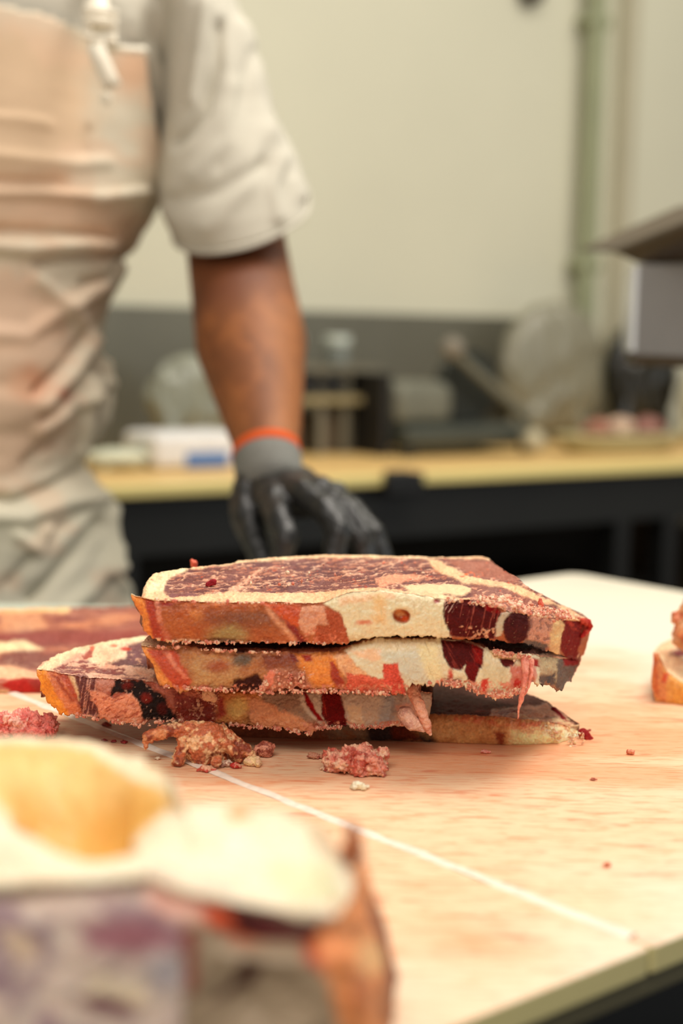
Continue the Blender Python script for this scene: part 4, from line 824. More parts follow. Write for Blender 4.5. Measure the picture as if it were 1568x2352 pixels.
# bare body, one skin: head, neck, trunk, both arms, legs
SH = at_y(466, 30, 1.62); EL = at_y(557, 665, 1.50); WR = at_y(618, 1052, 1.305)
bm = bmesh.new()
capsule(bm, (TX, TY, .98), .115, (TX, TY, 1.30), .115); capsule(bm, (TX - .13, TY + .01, 1.34), .05, (TX + .12, TY + .03, 1.34), .05)
capsule(bm, (TX, TY, 1.38), .06, (TX + .005, TY - .02, 1.56), .056)
ball(bm, (TX, TY - .04, 1.665), .1, (.78, .98, 1.18)); ball(bm, (TX, TY - .08, 1.605), .06, (.95, 1, .9))
ball(bm, (TX, TY - .148, 1.65), .016, (.8, 1.1, 1.3)); 
for s in (-1, 1): ball(bm, (TX + s * .078, TY - .03, 1.655), .026, (.35, .8, 1.2))
def arm(bm, sh, el, wr, k=1):
    sh, el, wr = map(Vector, (sh, el, wr)); d = wr - el
    capsule(bm, sh, .036, sh + (el - sh) * .5, .046); capsule(bm, sh + (el - sh) * .5, .046, el, .051 * k)
    capsule(bm, el, .051 * k, el + d * .35, .0525 * k); capsule(bm, el + d * .35, .0525 * k, wr, .0270)
arm(bm, SH, EL, WR); capsule(bm, WR, .0285, Vector(WR) + (Vector(WR) - Vector(EL)) * .12, .024)
RS = (TX - .20, 1.58, 1.34); RE = (TX - .27, 1.56, 1.07); RW = (TX - .22, 1.36, .935)
arm(bm, RS, RE, RW); RP = Vector((TX - .205, 1.315, .915)); capsule(bm, RW, .027, RP, .022)
for k_, (fx_, ln) in enumerate(((-.030, .058), (-.010, .068), (.010, .072), (.030, .066))):      # right hand, fingers slightly curled
    k0 = RP + Vector((fx_, -.048, -.004)); k1 = k0 + Vector((fx_ * .15, -ln * .55, -.004)); k2 = k1 + Vector((0, -ln * .30, -.016)); capsule(bm, RP + Vector((fx_ * .7, -.005, 0)), .016, k0, .0105); capsule(bm, k0, .0098, k1, .0088); capsule(bm, k1, .0088, k2, .0076)
capsule(bm, RP + Vector((.018, -.004, -.004)), .014, RP + Vector((.050, -.032, -.010)), .0105); capsule(bm, RP + Vector((.050, -.032, -.010)), .0105, RP + Vector((.058, -.062, -.016)), .0088)
for s in (-1, 1):
    capsule(bm, (TX + s * .055, TY, .93), .075, (TX + s * .085, TY - .0, .52), .058); capsule(bm, (TX + s * .085, TY - .0, .52), .056, (TX + s * .105, TY + .02, .10), .040)
    capsule(bm, (TX + s * .105, TY + .03, .05), .036, (TX + s * .12, TY - .10, .035), .030)
V, F = fused(bm, .0045, 4)
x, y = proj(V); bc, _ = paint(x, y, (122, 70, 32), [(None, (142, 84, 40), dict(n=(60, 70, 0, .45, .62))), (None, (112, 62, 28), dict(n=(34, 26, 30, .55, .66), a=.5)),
     ([(600, 700), (690, 700), (690, 1000), (620, 1000), (640, 850)], (150, 92, 46), dict(f=40)), ([(420, 560), (680, 560), (560, 700), (440, 720)], (96, 48, 20), dict(f=60, a=.8))], 1.0, 7)  # sleeve's shadow painted dark on the arm below the hem
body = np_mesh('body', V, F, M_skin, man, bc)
for s in (-1, 1):
    bm = bmesh.new(); ball(bm, (TX + s * .030, TY - .120, 1.68), .0125); ey = bm_obj('eye', bm, mat('eye_white', (222, 214, 204), .2), man, smooth=True)
    bm = bmesh.new(); ball(bm, (TX + s * .030, TY - .1305, 1.679), .0058, (1, .5, 1)); bm_obj('iris', bm, mat('iris', (60, 42, 30), .2), man, smooth=True)
bm = bmesh.new(); ball(bm, (TX, TY - .025, 1.71), .1, (.84, 1.0, .92)); V, F = fused(bm, .006, 1)
V = V[:]; keep = [f for f in F if V[list(f)][:, 2].mean() > 1.705 - (V[list(f)][:, 1].mean() - TY) * .7]
np_mesh('hair', V, keep, mat('dark_hair', (52, 40, 32), .6, bump=.5, bscale=150), man)
bm = bmesh.new(); ball(bm, (TX, TY - .134, 1.607), .022, (1, .35, .28)); bm_obj('mouth', bm, mat('lips', (150, 84, 66), .5), man, smooth=True)
# shirt trunk
nz, nph = 150, 150
z = np.linspace(.86, 1.515, nz)[:, None]; ph = np.linspace(-math.pi, math.pi, nph, endpoint=False)[None, :]
P = trunk(np.broadcast_to(z, (nz, nph)), np.broadcast_to(ph, (nz, nph)), -.004)
shl = np.clip((z - 1.42) / .095, 0, 1) ** 1.5; P[:, :, 0] = TX + (P[:, :, 0] - TX) * (1 - .72 * shl); P[:, :, 1] = TY + (P[:, :, 1] - TY) * (1 - .35 * shl)
SHF = [([(340, 120), (375, 240), (420, 330)], 16, .010), ([(350, -40), (400, 150), (428, 232)], 14, .014), ([(420, 20), (428, 180), (425, 235)], 12, .010), ([(395, 230), (430, 240)], 10, .008), ([(300, 40), (310, 90)], 14, .005)]
h = ridge(P, SHF) + (fbm(P.reshape(-1, 3) * 14, 3).reshape(nz, nph) - .5) * .010
P = P + np.stack([h * np.sin(ph + 0 * z), -h * np.cos(ph + 0 * z), 0 * h], -1)
WHT = (192, 187, 172); cc = np.tile(lin(WHT), (nz * nph, 1)); grid_mesh('shirt', P, M_cloth, man, cc, True, .002)
# sleeve
def tube_rings(rings, ns):               # rings: (centre, axis a, axis b)
    t = np.linspace(0, 2 * math.pi, ns, endpoint=False)
    return np.stack([c + np.cos(t)[:, None] * a + np.sin(t)[:, None] * b for c, a, b in rings])
SL = [((385, -92), (400, -92), 1.58, .004, 0), ((340, -86), (455, -84), 1.58, .035, 0), ((325, -66), (500, -62), 1.58, .062, 0), ((335, -30), (530, -28), 1.58, .082, 0), ((350, 10), (546, 10), 1.575, .088, 0), ((372, 60), (556, 55), 1.57, .088, .0), ((380, 150), (585, 145), 1.565, .084, .003), ((372, 240), (612, 235), 1.555, .082, .006),
      ((366, 340), (652, 325), 1.54, .082, .012), ((368, 420), (683, 400), 1.53, .080, .016), ((376, 480), (706, 452), 1.52, .078, .024), ((405, 530), (710, 468), 1.515, .074, .030), ((414, 541), (708, 474), 1.514, .072, .031)]
def interp_rings(SL, n):
    k = np.linspace(0, len(SL) - 1, n); out = []
    A = np.array([[s[0][0], s[0][1], s[1][0], s[1][1], s[2], s[3], s[4]] for s in SL])
    for q in k:
        v = [np.interp(q, range(len(SL)), A[:, i]) for i in range(7)]
        l = at_y(v[0], v[1], v[4]); r = at_y(v[2], v[3], v[4]); a = (r - l) / 2; out.append(((l + r) / 2, a, np.array([0, -v[5], -v[6]])))
    return out
P = tube_rings(interp_rings(SL, 110), 120)
ctr = P.mean(1, keepdims=True); dirv = P - ctr; dirv /= np.linalg.norm(dirv, axis=2, keepdims=True)
FL = [([(505, 60), (500, 160), (470, 260), (440, 300), (405, 330)], 12, -.012), ([(470, 0), (455, 120), (440, 230)], 12, .007), ([(560, 60), (600, 240), (640, 340), (690, 440)], 22, .009), ([(600, 300), (560, 420), (480, 520)], 24, .006),
      ([(540, 200), (520, 320), (450, 400)], 22, .006), ([(640, 360), (625, 430), (640, 500)], 12, .006), ([(400, 460), (500, 440), (600, 380)], 16, -.006), ([(620, 250), (660, 400)], 9, -.004), ([(570, 120), (545, 260), (500, 380)], 12, -.004)]
h = ridge(P, FL) + (fbm(P.reshape(-1, 3) * 13, 2).reshape(P.shape[:2]) - .5) * .010
P = P + dirv * h[:, :, None]
hem = np.arange(110)[:, None]; hh = .0035 * sm(101, 103, hem) + .002 * np.exp(-((hem - 101) / 1.) ** 2) * -1
P = P + dirv * hh[:, :, None]
inner = P[::-1][:24] - dirv[::-1][:24] * .006
P = np.concatenate([P, inner]); grid_mesh('sleeve', P, M_cloth, man, np.tile(lin(WHT), (P.shape[0] * P.shape[1], 1)), True)
# right sleeve (out of frame, kept simple)
bm = bmesh.new(); capsule(bm, RS, .078, (TX - .245, 1.57, 1.16), .066); V, F = fused(bm, .006, 4); keep = [f for f in F if V[list(f)][:, 2].mean() > 1.13]
np_mesh('sleeve', V, keep, M_cloth, man, np.tile(lin(WHT), (len(V), 1)))
# trousers and shoes
bm = bmesh.new()
for s in (-1, 1):
    capsule(bm, (TX + s * .06, TY + .02, .90), .088, (TX + s * .09, TY, .50), .080); capsule(bm, (TX + s * .09, TY, .50), .08, (TX + s * .105, TY + .02, .12), .07)
capsule(bm, (TX - .02, TY + .02, .98), .105, (TX + .02, TY + .02, .98), .105)
V, F = fused(bm, .007, 3); V = V + vnormals(V, F) * ((fbm(V * 16, 3) - .5) * .014)[:, None]; np_mesh('trousers', V, F, M_cloth, man, np.tile(lin((208, 204, 184)), (len(V), 1)))
for s in (-1, 1):
    bm = bmesh.new(); capsule(bm, (TX + s * .11, TY + .04, .046), .045, (TX + s * .125, TY - .12, .040), .040); ball(bm, (TX + s * .11, TY + .02, .09), .05)
    V, F = fused(bm, .006, 2); V[:, 2] = np.maximum(V[:, 2], .0); np_mesh('shoe', V, F, mat('shoe', (40, 38, 36), .5), man)
# apron: bib and skirt in one sheet standing off the trunk
nr, nc = 260, 190
ypx = np.linspace(0, 1, nr)
zt0, zb0 = at_y(150, 20, 1.42)[2], .50
zz = zt0 + .012 - (zt0 + .012 - zb0) * ypx
rx = np.interp(zz, *(lambda a: (a[:, 2][::-1], a[:, 0][::-1]))(at_y(np.array([338, 345, 352, 362, 376, 386, 386, 374, 348, 308, 284, 258, 236, 228, 236, 240, 224, 204, 194, 223, 246, 256, 252, 260, 282, 296, 303, 300]),
                                                              np.array([105, 180, 240, 300, 350, 400, 430, 460, 500, 560, 620, 680, 740, 800, 850, 910, 960, 1010, 1060, 1100, 1140, 1180, 1250, 1290, 1340, 1390, 1500, 2000.]), 1.47)))
aT = np.interp(zz, cz, ca) + .010
phR = np.arcsin(np.clip((rx - TX) / aT, -1, .995)); phR = np.where(zz < at_y(300, 380, 1.5)[2], np.maximum(phR, 1.35), phR)
P = np.empty((nr, nc, 3))
for i in range(nr):
    q = np.linspace(-1.45, phR[i], nc); P[i] = trunk(np.full(nc, zz[i]), q, .010)
    nrm = np.stack([np.sin(q), -np.cos(q), 0 * q], -1); 
    if i == 0: NR = np.empty((nr, nc, 3))
    NR[i] = nrm
AF = [([(-40, 268), (60, 275), (110, 285)], 9, .003), ([(-60, 352), (180, 378), (240, 372)], 12, .004), ([(-60, 445), (120, 446), (220, 455), (330, 440)], 9, .010), ([(-60, 415), (140, 420)], 14, -.008),
      ([(-80, 560), (60, 572), (180, 562), (270, 566)], 15, .014), ([(-60, 525), (220, 540), (290, 570)], 12, -.009), ([(90, 600), (150, 590), (290, 578), (300, 600)], 14, -.011), ([(180, 690), (230, 660), (270, 610)], 16, .008), ([(190, 650), (240, 640), (280, 590)], 10, -.008),
      ([(85, 640), (140, 690), (200, 760)], 16, .007), ([(-60, 760), (60, 770), (160, 700)], 18, .006), ([(100, 930), (160, 860), (215, 780)], 12, .010), ([(80, 900), (150, 830), (200, 750)], 9, -.009), ([(90, 990), (180, 930), (230, 880)], 11, .010), ([(100, 960), (170, 890), (210, 830)], 9, -.008),
      ([(236, 830), (246, 910), (215, 1010)], 7, .010), ([(205, 870), (196, 960), (180, 1040)], 8, .010), ([(218, 860), (205, 960)], 6, -.009), ([(60, 1060), (140, 1000), (170, 940)], 12, -.007),
      ([(-80, 1140), (40, 1152), (120, 1120), (190, 1080)], 12, -.014), ([(-40, 1185), (60, 1190), (150, 1150), (240, 1140)], 14, .008), ([(40, 1230), (80, 1265), (110, 1220)], 12, .009), ([(256, 1160), (250, 1240), (232, 1310)], 9, .012),
      ([(80, 1380), (150, 1290), (230, 1200)], 16, -.012), ([(20, 1340), (100, 1240), (200, 1170)], 12, -.006), ([(150, 1400), (210, 1350), (250, 1260)], 16, .008), ([(240, 1300), (290, 1360), (300, 1400)], 12, .008), ([(200, 295), (190, 350)], 6, -.004), ([(384, 340), (388, 400), (372, 462)], 7, .006)]
h = ridge(P, AF) + (fbm(P.reshape(-1, 3) * np.array([9, 9, 22]), 3).reshape(nr, nc) - .5) * .016 * sm(0, .25, ypx)[:, None]
P = P + NR * h[:, :, None]
# top hem of the bib dips toward the buckle
px, py = proj(P.reshape(-1, 3)); ytop = np.interp(px, [-200, 0, 100, 190, 215, 222, 340], [0, 8, 30, 65, 112, 105, 105]); keepm = (py > ytop).reshape(nr, nc)
ac, _ = paint(px, py, (212, 202, 180), [
    ([(-300, -20), (215, 100), (215, 330), (100, 420), (-300, 420)], (212, 184, 152), dict(f=80, j=30)), ((300, 160, 50, 60), (216, 178, 146), dict(f=50)),
    ([(-300, 380), (180, 400), (310, 500), (310, 560), (-300, 540)], (206, 176, 148), dict(f=70, j=40)), ([(-300, 610), (80, 620), (170, 750), (150, 1000), (0, 1130), (-300, 1130)], (212, 182, 156), dict(f=70, j=50)),
    ((60, 880, 45, 40), (214, 160, 128), dict(f=30)), ((145, 908, 10, 16, -30), (190, 116, 96), dict(f=8, j=6)), ([(-300, 1150), (320, 1130), (320, 2200), (-300, 2200)], (214, 208, 186), dict(f=60, j=20)),
    (None, (226, 190, 160), dict(n=(120, 70, 0, .56, .68), a=.4))], 1.0, 3)
V = P.reshape(-1, 3); F = []
for i in range(nr - 1):
    for j in range(nc - 1):
        if keepm[i, j] and keepm[i, j + 1] and keepm[i + 1, j] and keepm[i + 1, j + 1]: F.append((i * nc + j, i * nc + j + 1, (i + 1) * nc + j + 1, (i + 1) * nc + j))
ap = np_mesh('apron', V, F, M_dirty, man, ac); s = ap.modifiers.new('t', 'SOLIDIFY'); s.thickness = .0025; s.offset = 0
# shoulder strap, buckle, strap tail, stud
M_web = mat('white_webbing', (238, 230, 210), .6, bump=.3, bscale=400)
def ribbon(name, pts, wpx, Ys, parent, thick=.002, m=M_web):
    P = np.array(pts, float); L = []; R_ = []
    for i in range(len(P)):
        d = P[min(i + 1, len(P) - 1)] - P[max(i - 1, 0)]; d /= np.linalg.norm(d); nn = np.array([-d[1], d[0]]) * wpx / 2
        a = P[i] + nn; b = P[i] - nn; L.append(at_y(a[0], a[1], Ys[i])); R_.append(at_y(b[0], b[1], Ys[i]))
    V = np.array(L + R_); k = len(P); o = np_mesh(name, V, [(i, i + 1, k + i + 1, k + i) for i in range(k - 1)], m, parent)
    s = o.modifiers.new('t', 'SOLIDIFY'); s.thickness = thick; s.offset = 0; return o
yb = 1.395
ribbon('shoulder_strap', [(212, -78), (212, -92), (213, -90), (215, -60), (218, -20), (226, 40), (230, 72)], 52, [1.63, 1.57, 1.51, 1.465, 1.435, 1.41, yb + .006], man)
ribbon('strap_tail', [(218, 100), (232, 140), (250, 180), (262, 202)], 40, [yb - .004, yb - .006, yb - .008, yb - .006], man, .003)
for yy_, nm in ((22, 0), (46, 0), (86, 0)):
    bm = bmesh.new(); capsule(bm, at_y(200, yy_, yb - .002), .0035, at_y(262, yy_ + 8, yb - .002), .0035)
    V, F = fused(bm, .001, 1); np_mesh('buckle_bar', V, F, M_web, man)
bm = bmesh.new(); capsule(bm, at_y(198, 20, yb), .003, at_y(206, 86, yb), .003); capsule(bm, at_y(262, 30, yb), .003, at_y(260, 94, yb), .003); V, F = fused(bm, .001, 1); np_mesh('buckle_frame', V, F, M_web, man)
bm = bmesh.new(); p = at_y(243, 226, 1.402); ball(bm, p, .006, (1, .5, 1)); bm_obj('stud', bm, M_web, man, smooth=True)
ribbon('bib_hem', [(246, 112), (290, 113), (336, 116)], 16, [1.402, 1.406, 1.414], man, .003)
# glove: orange rim, grey knit cuff, black coated palm with thumb and four fingers in one skin
WR = Vector(WR); AX = (WR - Vector(EL)).normalized()
def px3(x, y, Y): return Vector(at_y(x, y, Y))
M_knit = mat('grey_knit', (122, 122, 116), .9, bump=.6, bscale=700, var=.12, vscale=300)
M_org = mat('orange_rim', (226, 92, 28), .8, bump=.4, bscale=600)
M_blk = mat('black_nitrile', (20, 21, 21), .36, bump=.5, bscale=320, var=.3, vscale=120, spec=.6)
def cuff(name, rings, m):
    P = tube_rings([(np.array(c), np.array(a), np.array(b)) for c, a, b in rings], 64); ctr = P.mean(1, keepdims=True); dv = P - ctr; dv /= np.linalg.norm(dv, axis=2, keepdims=True)
    P = np.concatenate([P, (P - dv * .003)[::-1]]); grid_mesh(name, P, m, man, None, True)
def cr(xl, yl, xr, yr, Y, b, bz):
    l = at_y(xl, yl, Y); r = at_y(xr, yr, Y); return ((l + r) / 2, (r - l) / 2, np.array([0, -b, bz]))
c0 = cr(534, 1050, 691, 1038, 1.31, .027, .014); 
cuff('cuff_rim', [cr(533, 1040, 689, 1024, 1.312, .0315, .020), cr(531, 1050, 692, 1036, 1.312, .034, .020), cr(533, 1060, 692, 1046, 1.31, .033, .020)], M_org)
cuff('cuff', [cr(534, 1058, 692, 1044, 1.31, .033, .020), cr(538, 1085, 694, 1066, 1.30, .033, .020), cr(542, 1110, 698, 1086, 1.295, .032, .019), cr(546, 1138, 708, 1112, 1.285, .031, .016)], M_knit)
bm = bmesh.new()
W0 = px3(624, 1118, 1.285); KN = [px3(628, 1148, 1.225), px3(700, 1136, 1.215), px3(738, 1130, 1.225), px3(765, 1140, 1.245)]
for k_ in KN: capsule(bm, W0 + (k_ - W0) * .12 + Vector((0, 0, -.002)), .0205, k_, .0130)
capsule(bm, px3(578, 1122, 1.28), .017, px3(690, 1116, 1.28), .017); capsule(bm, px3(590, 1150, 1.265), .016, px3(700, 1150, 1.25), .015)
tips = [
    [(px3(628, 1148, 1.225), .0120), (px3(640, 1190, 1.195), .0110), (px3(658, 1232, 1.18), .0100), (px3(650, 1275, 1.178), .0090), (px3(640, 1345, 1.18), .0078)],
    [(px3(700, 1136, 1.215), .0125), (px3(752, 1176, 1.19), .0112), (px3(778, 1222, 1.175), .0104), (px3(768, 1280, 1.17), .0095), (px3(762, 1350, 1.17), .0078)],
    [(px3(738, 1130, 1.225), .0120), (px3(792, 1170, 1.20), .0106), (px3(832, 1226, 1.185), .0098), (px3(840, 1290, 1.18), .0088), (px3(838, 1350, 1.18), .0074)],
    [(px3(765, 1140, 1.245), .0105), (px3(812, 1172, 1.23), .0094), (px3(858, 1224, 1.215), .0086), (px3(880, 1280, 1.21), .0078), (px3(880, 1335, 1.205), .0066)],
    [(px3(572, 1140, 1.27), .0165), (px3(568, 1190, 1.25), .0140), (px3(586, 1240, 1.23), .0118), (px3(604, 1290, 1.215), .0100), (px3(612, 1345, 1.205), .0085)]]
for ch in tips:
    for k in range(len(ch) - 1): capsule(bm, ch[k][0], ch[k][1], ch[k + 1][0], ch[k + 1][1])
V, F = fused(bm, .0016, 3); N = vnormals(V, F); V = V + N * ((fbm(V * 130, 3) - .5) * .003)[:, None]
np_mesh('glove', V, F, M_blk, man)

# ------------------------------------------------------------------ the back counter and what stands on it
ct = empty('counter', (*gh(1.3, 2.0), 0), 'long counter with yellow and orange-tan plank top on dark frame behind the person', 'counter')
H0, H1 = 1.850, HW - .015
M_top = mat('tan_top', (226, 188, 122), .45, var=.08, vscale=4, stretch=(.4, 3, 1)); M_edge = mat('yellow_edge', (226, 208, 136), .5, var=.05, vscale=4)
def gbox(bm, g0, g1, h0, h1, z0, z1): box(bm, (g0, h0, z0), (g1, h1, z1), MG)
bm = bmesh.new(); gbox(bm, -.9, 2.6, H0 + .03, H1, .884, .9); bm_obj('counter_top', bm, M_top, ct)
bm = bmesh.new(); gbox(bm, -.9, 2.6, H0, H0 + .0298, .884, .9005); bm_obj('front_edge', bm, M_edge, ct, bevel=.003)
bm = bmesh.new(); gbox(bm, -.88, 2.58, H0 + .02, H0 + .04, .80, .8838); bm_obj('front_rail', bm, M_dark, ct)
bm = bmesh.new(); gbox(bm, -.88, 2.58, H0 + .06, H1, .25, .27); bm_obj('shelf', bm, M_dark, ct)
for px_ in (-150, 420, 1143, 1292, 1500):
    p = at_z(px_, 1150, .80); g_ = p[0] * G1[0] + p[1] * G1[1]
    bm = bmesh.new(); gbox(bm, g_ - .017, g_ + .017, H0 + .02, H0 + .055, 0, .8); bm_obj('leg', bm, mat('leg_black', (14, 15, 14), .5), ct)
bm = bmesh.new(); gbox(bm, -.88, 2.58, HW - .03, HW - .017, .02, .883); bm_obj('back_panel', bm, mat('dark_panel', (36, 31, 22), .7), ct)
p = at_z(918, 1098, .895); g_ = p[0] * G1[0] + p[1] * G1[1]
bm = bmesh.new(); gbox(bm, g_ - .035, g_ + .035, H0 - .015, H0 - .001, .872, .904); gbox(bm, g_ - .02, g_ + .02, H0 - .015, H0 + .02, .9008, .906)
o = bm_obj('table_clamp', bm, mat('black_rubber', (16, 16, 16), .5), bevel=.004); tag(o, 'black clamp on the front edge of the tan counter', 'clamp')
def CT(px_, h, z=.9006):                # point on the counter in column px_, h metres into the room
    d = ray(px_, 1040); t = h / (d[0] * G2[0] + d[1] * G2[1]); return Vector((d[0] * t, d[1] * t, z))
def gl(p): return p[0] * G1[0] + p[1] * G1[1], p[0] * G2[0] + p[1] * G2[1]
def crumple(name, px_, h__, size, color, label, cat, seed, m=None, nb=16, amp=.16):
    rd = random.Random(seed); c = CT(px_, h__); bm = bmesh.new(); sx, sy, sz = size
    Rz = Matrix.Rotation(A35, 3, 'Z')
    ball(bm, c + Vector((0, 0, sz * .5)), 1, (sx * .42, sy * .42, sz * .46), rot=Matrix.Rotation(A35, 4, 'Z'))
    for i in range(6):
        q = Rz @ Vector((rd.uniform(-.25, .25) * sx, rd.uniform(-.2, .2) * sy, 0))
        capsule(bm, c + q * 1.2 + Vector((0, 0, .12 * sz)), .20 * min(sx, sy, sz * 1.2), c + q * .5 + Vector((rd.uniform(-.1, .1) * sx, 0, rd.uniform(.55, .86) * sz)), .07 * min(sx, sz))
    V, F = fused(bm, min(size) / 22, 3); N = vnormals(V, F)
    w_ = V * [1, 1, .6] / max(size) * 5 + seed; w_ = w_ + 1.6 * np.stack([fbm(w_ * .7 + 3, 2), fbm(w_ * .7 + 9, 2), fbm(w_ * .7 + 15, 2)], 1)
    V = V + N * (-np.abs(fbm(w_, 2) - .5) * 2.2 * amp * min(size))[:, None]; V[:, 2] = np.maximum(V[:, 2], .9008)
    loc = V.mean(0); loc[2] = V[:, 2].min(); o = np_mesh(name, V - loc, F, m or mat(name + '_film', color, .35, spec=.7, var=.08, vscale=20)); o.location = loc
    return tag(o, label, cat)
# left: folded cloth, white and blue pack, grey bag
crumple('folded_cloth', 268, 2.10, (.13, .11, .032), (214, 216, 190), 'pale folded cloth on the counter beside the apron', 'cloth', 1, mat('pale_cloth', (214, 216, 192), .8), amp=.1)
c = CT(430, 2.10); g_, h_ = gl(c); pk = empty('food_pack', c, 'white pack with blue print on the counter, behind the bare forearm', 'package')
bm = bmesh.new(); gbox(bm, g_ - .085, g_ + .085, h_ - .05, h_ + .06, .901, .955); bm_obj('wrapper', bm, mat('white_wrap', (236, 236, 236), .4, var=.06, vscale=30), pk, bevel=.012)
bm = bmesh.new(); gbox(bm, g_ - .03, g_ + .045, h_ - .0512, h_ - .0497, .903, .926); bm_obj('blue_print', bm, mat('blue_print', (96, 132, 190), .5), pk)
crumple('plastic_bag', 432, 2.25, (.20, .12, .18), (140, 142, 126), 'limp grey plastic bag standing behind the white pack', 'bag', 2)
# rack with jars
c = CT(770, 2.20); g_, h_ = gl(c); rk = empty('steel_rack', c, 'small steel rack with a tan shelf on the counter right of the forearm', 'rack')
M_rk = mat('rack_steel', (126, 120, 102), .4, metal=.4, var=.1); 
for dg in (-.125, -.03, .02, .085):
    bm = bmesh.new(); gbox(bm, g_ + dg - .008, g_ + dg + .008, h_ + .0, h_ + .016, .901, 1.045); bm_obj('post', bm, M_rk, rk)
bm = bmesh.new(); gbox(bm, g_ - .135, g_ + .095, h_ - .01, h_ + .13, .990, 1.003); bm_obj('shelf', bm, mat('rack_tan', (150, 136, 98), .6), rk)
bm = bmesh.new(); gbox(bm, g_ - .135, g_ + .095, h_ - .01, h_ + .13, 1.045, 1.055); bm_obj('shelf', bm, M_rk, rk)
bm = bmesh.new(); gbox(bm, g_ + .045, g_ + .095, h_ + .02, h_ + .12, .901, .99); bm_obj('side_panel', bm, M_rk, rk)
bm = bmesh.new(); gbox(bm, g_ - .12, g_ + .03, h_ + .0, h_ + .11, 1.0035, 1.040); o = bm_obj('tray', bm, mat('near_black', (22, 20, 16), .5), bevel=.005); tag(o, 'black tray on the middle shelf of the steel rack', 'tray')
for i, (dg, nm) in enumerate(((-.06, 'silver-lidded jar on the rack, left one of two nearest the forearm'), (.04, 'silver-lidded jar on the rack, right one of the two'))):
    p = ghv(g_ + dg, h_ + .06, 1.0555); j = empty('jar', p, nm, 'jar', 'jars on the steel rack')
    bm = bmesh.new(); tube(bm, p, p + Vector((0, 0, .035)), .024); bm_obj('jar_body', bm, mat('jar_glass', (120, 124, 116), .2, spec=.8), j, smooth=False, bevel=.003)
    bm = bmesh.new(); tube(bm, p + Vector((0, 0, .0352)), p + Vector((0, 0, .052)), .025); bm_obj('lid', bm, mat('lid_silver', (206, 214, 204), .35, metal=.3), j, bevel=.003)
bm = bmesh.new()
for k, x in enumerate((-.075, .005)): gbox(bm, g_ + x - .03, g_ + x + .018, h_ + .02, h_ + .09, .901, .972)
o = bm_obj('spice_box', bm, mat('brown_box', (88, 74, 56), .6, var=.2), bevel=.004); tag(o, 'brown spice boxes under the shelf of the steel rack', 'box')
# slicer
c = CT(1090, 2.10); g_, h_ = gl(c); sl = empty('meat_slicer', c, 'grey meat slicer with round blade on the counter, middle of the clutter', 'slicer')
M_sl = mat('slicer_grey', (118, 118, 104), .35, metal=.25, var=.1, vscale=12); M_sl2 = mat('slicer_dark', (74, 78, 70), .35, metal=.3, var=.1)
bm = bmesh.new(); gbox(bm, g_ - .16, g_ + .13, h_ - .01, h_ + .15, .915, .955); bm_obj('base', bm, M_sl2, sl, bevel=.012)
for dg in (-.15, .12):
    for dh in (.0, .14):
        bm = bmesh.new(); p = ghv(g_ + dg, h_ + dh, .901); tube(bm, p, p + Vector((0, 0, .016)), .012); bm_obj('foot', bm, M_dark, sl)
bm = bmesh.new(); gbox(bm, g_ - .16, g_ - .03, h_ + .02, h_ + .14, .952, 1.03); bm_obj('motor_housing', bm, M_sl, sl, bevel=.022)
bm = bmesh.new(); p = ghv(g_ + .025, h_ + .05, 1.02); tube(bm, p, p + Vector((*(G2 * .02), 0)), .068, n=48); bm_obj('blade', bm, mat('blade_steel', (60, 62, 56), .3, metal=.5), sl, bevel=.003)
bm = bmesh.new(); p = ghv(g_ - .04, h_ + .01, 1.078); q = ghv(g_ + .13, h_ + .01, .965); capsule(bm, p, .009, q, .012); V, F = fused(bm, .003, 2); np_mesh('carriage_arm', V, F, M_sl, sl)
bm = bmesh.new(); p = ghv(g_ - .05, h_ + .01, 1.09); ball(bm, p, .020); bm_obj('knob', bm, mat('pale_knob', (130, 122, 108), .5), sl, smooth=True)
bm = bmesh.new(); p = ghv(g_ + .105, h_ - .04, .925); ball(bm, p, .022); tube(bm, p, ghv(g_ + .105, h_ - .008, .935), .008); bm_obj('dial', bm, mat('pale_dial', (176, 168, 140), .5), sl, smooth=True)
bm = bmesh.new(); gbox(bm, g_ - .185, g_ - .166, h_ + .03, h_ + .13, .9008, 1.045); o = bm_obj('shadow_sheet', bm, mat('shadow_black', (22, 20, 16), .6), bevel=.003); tag(o, 'thin upright black sheet standing in for the shadow left of the slicer', 'shadow sheet')  # black sheet put where only shadow lies beside the slicer
crumple('plastic_bag', 1262, 2.31, (.34, .13, .30), (132, 128, 108), 'big translucent beige plastic bag piled behind the slicer', 'bag', 4, nb=22)
crumple('plastic_bag', 1462, 2.29, (.24, .14, .27), (26, 25, 18), 'black plastic bag slumped on the counter behind the meat tray', 'bag', 5)
crumple('plastic_bag', 1620, 2.18, (.16, .12, .18), (186, 180, 146), 'pale bag at the right picture edge on the counter', 'bag', 6)
c = CT(1420, 2.06); g_, h_ = gl(c); tr = empty('meat_tray', c, 'pale oval tray of pink meat on the right of the counter', 'tray')
bm = bmesh.new()
RZ = Matrix.Rotation(A35, 4, 'Z')
for z0, z1, r0, r1 in ((.9012, .935, .115, .155),):
    bmesh.ops.create_cone(bm, cap_ends=True, segments=48, radius1=r0, radius2=r1, depth=z1 - z0, matrix=Matrix.Translation((c.x, c.y, (z0 + z1) / 2)) @ RZ @ Matrix.Diagonal((1, .5, 1, 1)))
bm_obj('dish', bm, mat('tray_plastic', (176, 172, 136), .4), tr, bevel=.003)
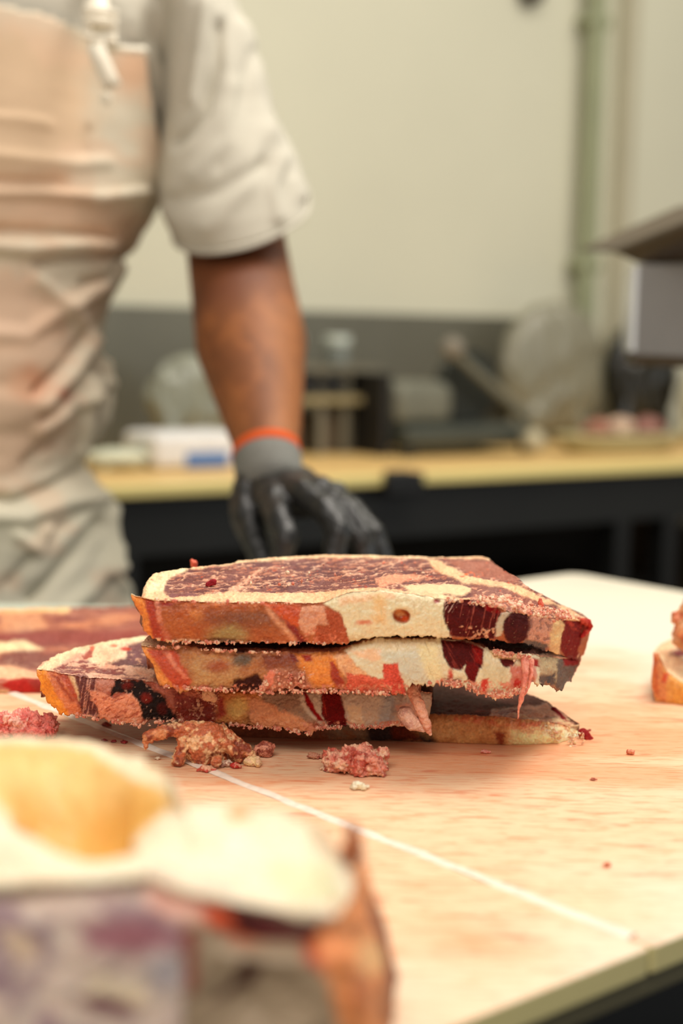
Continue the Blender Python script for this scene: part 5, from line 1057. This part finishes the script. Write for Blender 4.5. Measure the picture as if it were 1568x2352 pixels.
for i, (dg, sx, pal, lb_) in enumerate(((-.055, .040, [(176, 120, 98), (150, 90, 76)], 'dull red joint of meat, left piece in the tray'), (.0, .045, [(214, 184, 158), (190, 150, 128)], 'pale fatty piece in the middle of the meat tray'), (.075, .045, [(160, 110, 98), (130, 80, 72)], 'pink-red piece of meat at the right of the tray'))):
    p = ghv(g_ + dg, h_, .9352); lump('meat_piece', (p.x, p.y, p.z), sx, 200 + i, pal, lb_, 'meat', sc=(1, .7, .62), nb=6, amp=.08)
# boxes under the counter
for i, (px_, wd, hh_, colr, lb_) in enumerate(((1480, .30, .34, (104, 88, 68), 'brown carton on the shelf under the right of the counter'), (970, .24, .26, (20, 18, 14), 'black crate under the counter behind the glove'))):
    p = at_z(px_, 1300, .6); g_, _ = gl(p); bm = bmesh.new(); gbox(bm, g_ - wd / 2, g_ + wd / 2, H0 + .16, H0 + .5, .2705, .2705 + hh_ + .12)
    o = bm_obj('storage_box', bm, mat('box%d' % i, colr, .6, var=.1), bevel=.01); tag(o, lb_, 'box')
# white machine head with dark flared lid, on a post out of frame
mh = empty('machine', (.56, 1.66, 0), 'white boxed machine head with dark flared lid at the right picture edge', 'machine')
M_mw = mat('enamel_grey', (146, 146, 148), .35, var=.03); M_ms = mat('lit_side', (236, 242, 248), .25, spec=.8); M_ml = mat('dark_lid', (74, 60, 44), .5, var=.1)
Q = [at_y(1464, 596, 1.55), at_y(1720, 560, 1.42), at_y(1740, 560, 1.70), at_y(1444, 606, 1.68)]
ztop = 1.195; zbt = float(at_y(1455, 815, 1.58)[2])
poly = [(q[0], q[1]) for q in Q]; bm = bmesh.new(); prism(bm, rounded(poly, .006), zbt, ztop - .004); bm_obj('housing', bm, M_mw, mh, smooth=False, bevel=.003)
l0 = Q[3]; l1 = Q[0]; bm = bmesh.new(); dd = Vector((l1[0] - l0[0], l1[1] - l0[1], 0)); nn = Vector((dd.y, -dd.x, 0)).normalized() * .0035
prism(bm, [(l0[0] - nn.x, l0[1] - nn.y), (l1[0] - nn.x, l1[1] - nn.y), (l1[0] + nn.x, l1[1] + nn.y), (l0[0] + nn.x, l0[1] + nn.y)][::-1], zbt + .004, ztop - .006); bm_obj('lit_side_strip', bm, M_ms, mh)  # light on the housing's left side put into a brighter strip colour
bm = bmesh.new(); prism(bm, [(q[0] * 1.0, q[1]) for q in Q], zbt - .010, zbt - .0002); bm_obj('base_plate', bm, M_ml, mh)
a = at_y(1412, 580, 1.60); b_ = at_y(1568, 520, 1.42); b2 = a + (b_ - a) * 2.0; c2 = at_y(1466, 604, 1.56); d2 = at_y(1760, 640, 1.45)
V = np.array([a, b2, d2, c2, a + [0, .22, .012], b2 + [0, .35, .012]]); V = np.vstack([V, V + [0, 0, .004]])
F = [(0, 1, 2, 3), (6, 9, 8, 7), (0, 6, 7, 1), (0, 4, 5, 1), (6, 7, 11, 10), (0, 3, 9, 6), (3, 2, 8, 9), (1, 7, 8, 2), (4, 10, 11, 5), (0, 6, 10, 4), (1, 5, 11, 7)]
np_mesh('lid', V, F, M_ml, mh, smooth=False)
bm = bmesh.new(); tube(bm, (.555, 1.60, 0), (.555, 1.60, zbt - .01), .03); bm_obj('post', bm, M_dark, mh)
bm = bmesh.new(); box(bm, (.42, 1.48, 0), (.70, 1.74, .03)); bm_obj('foot', bm, M_dark, mh, bevel=.005)
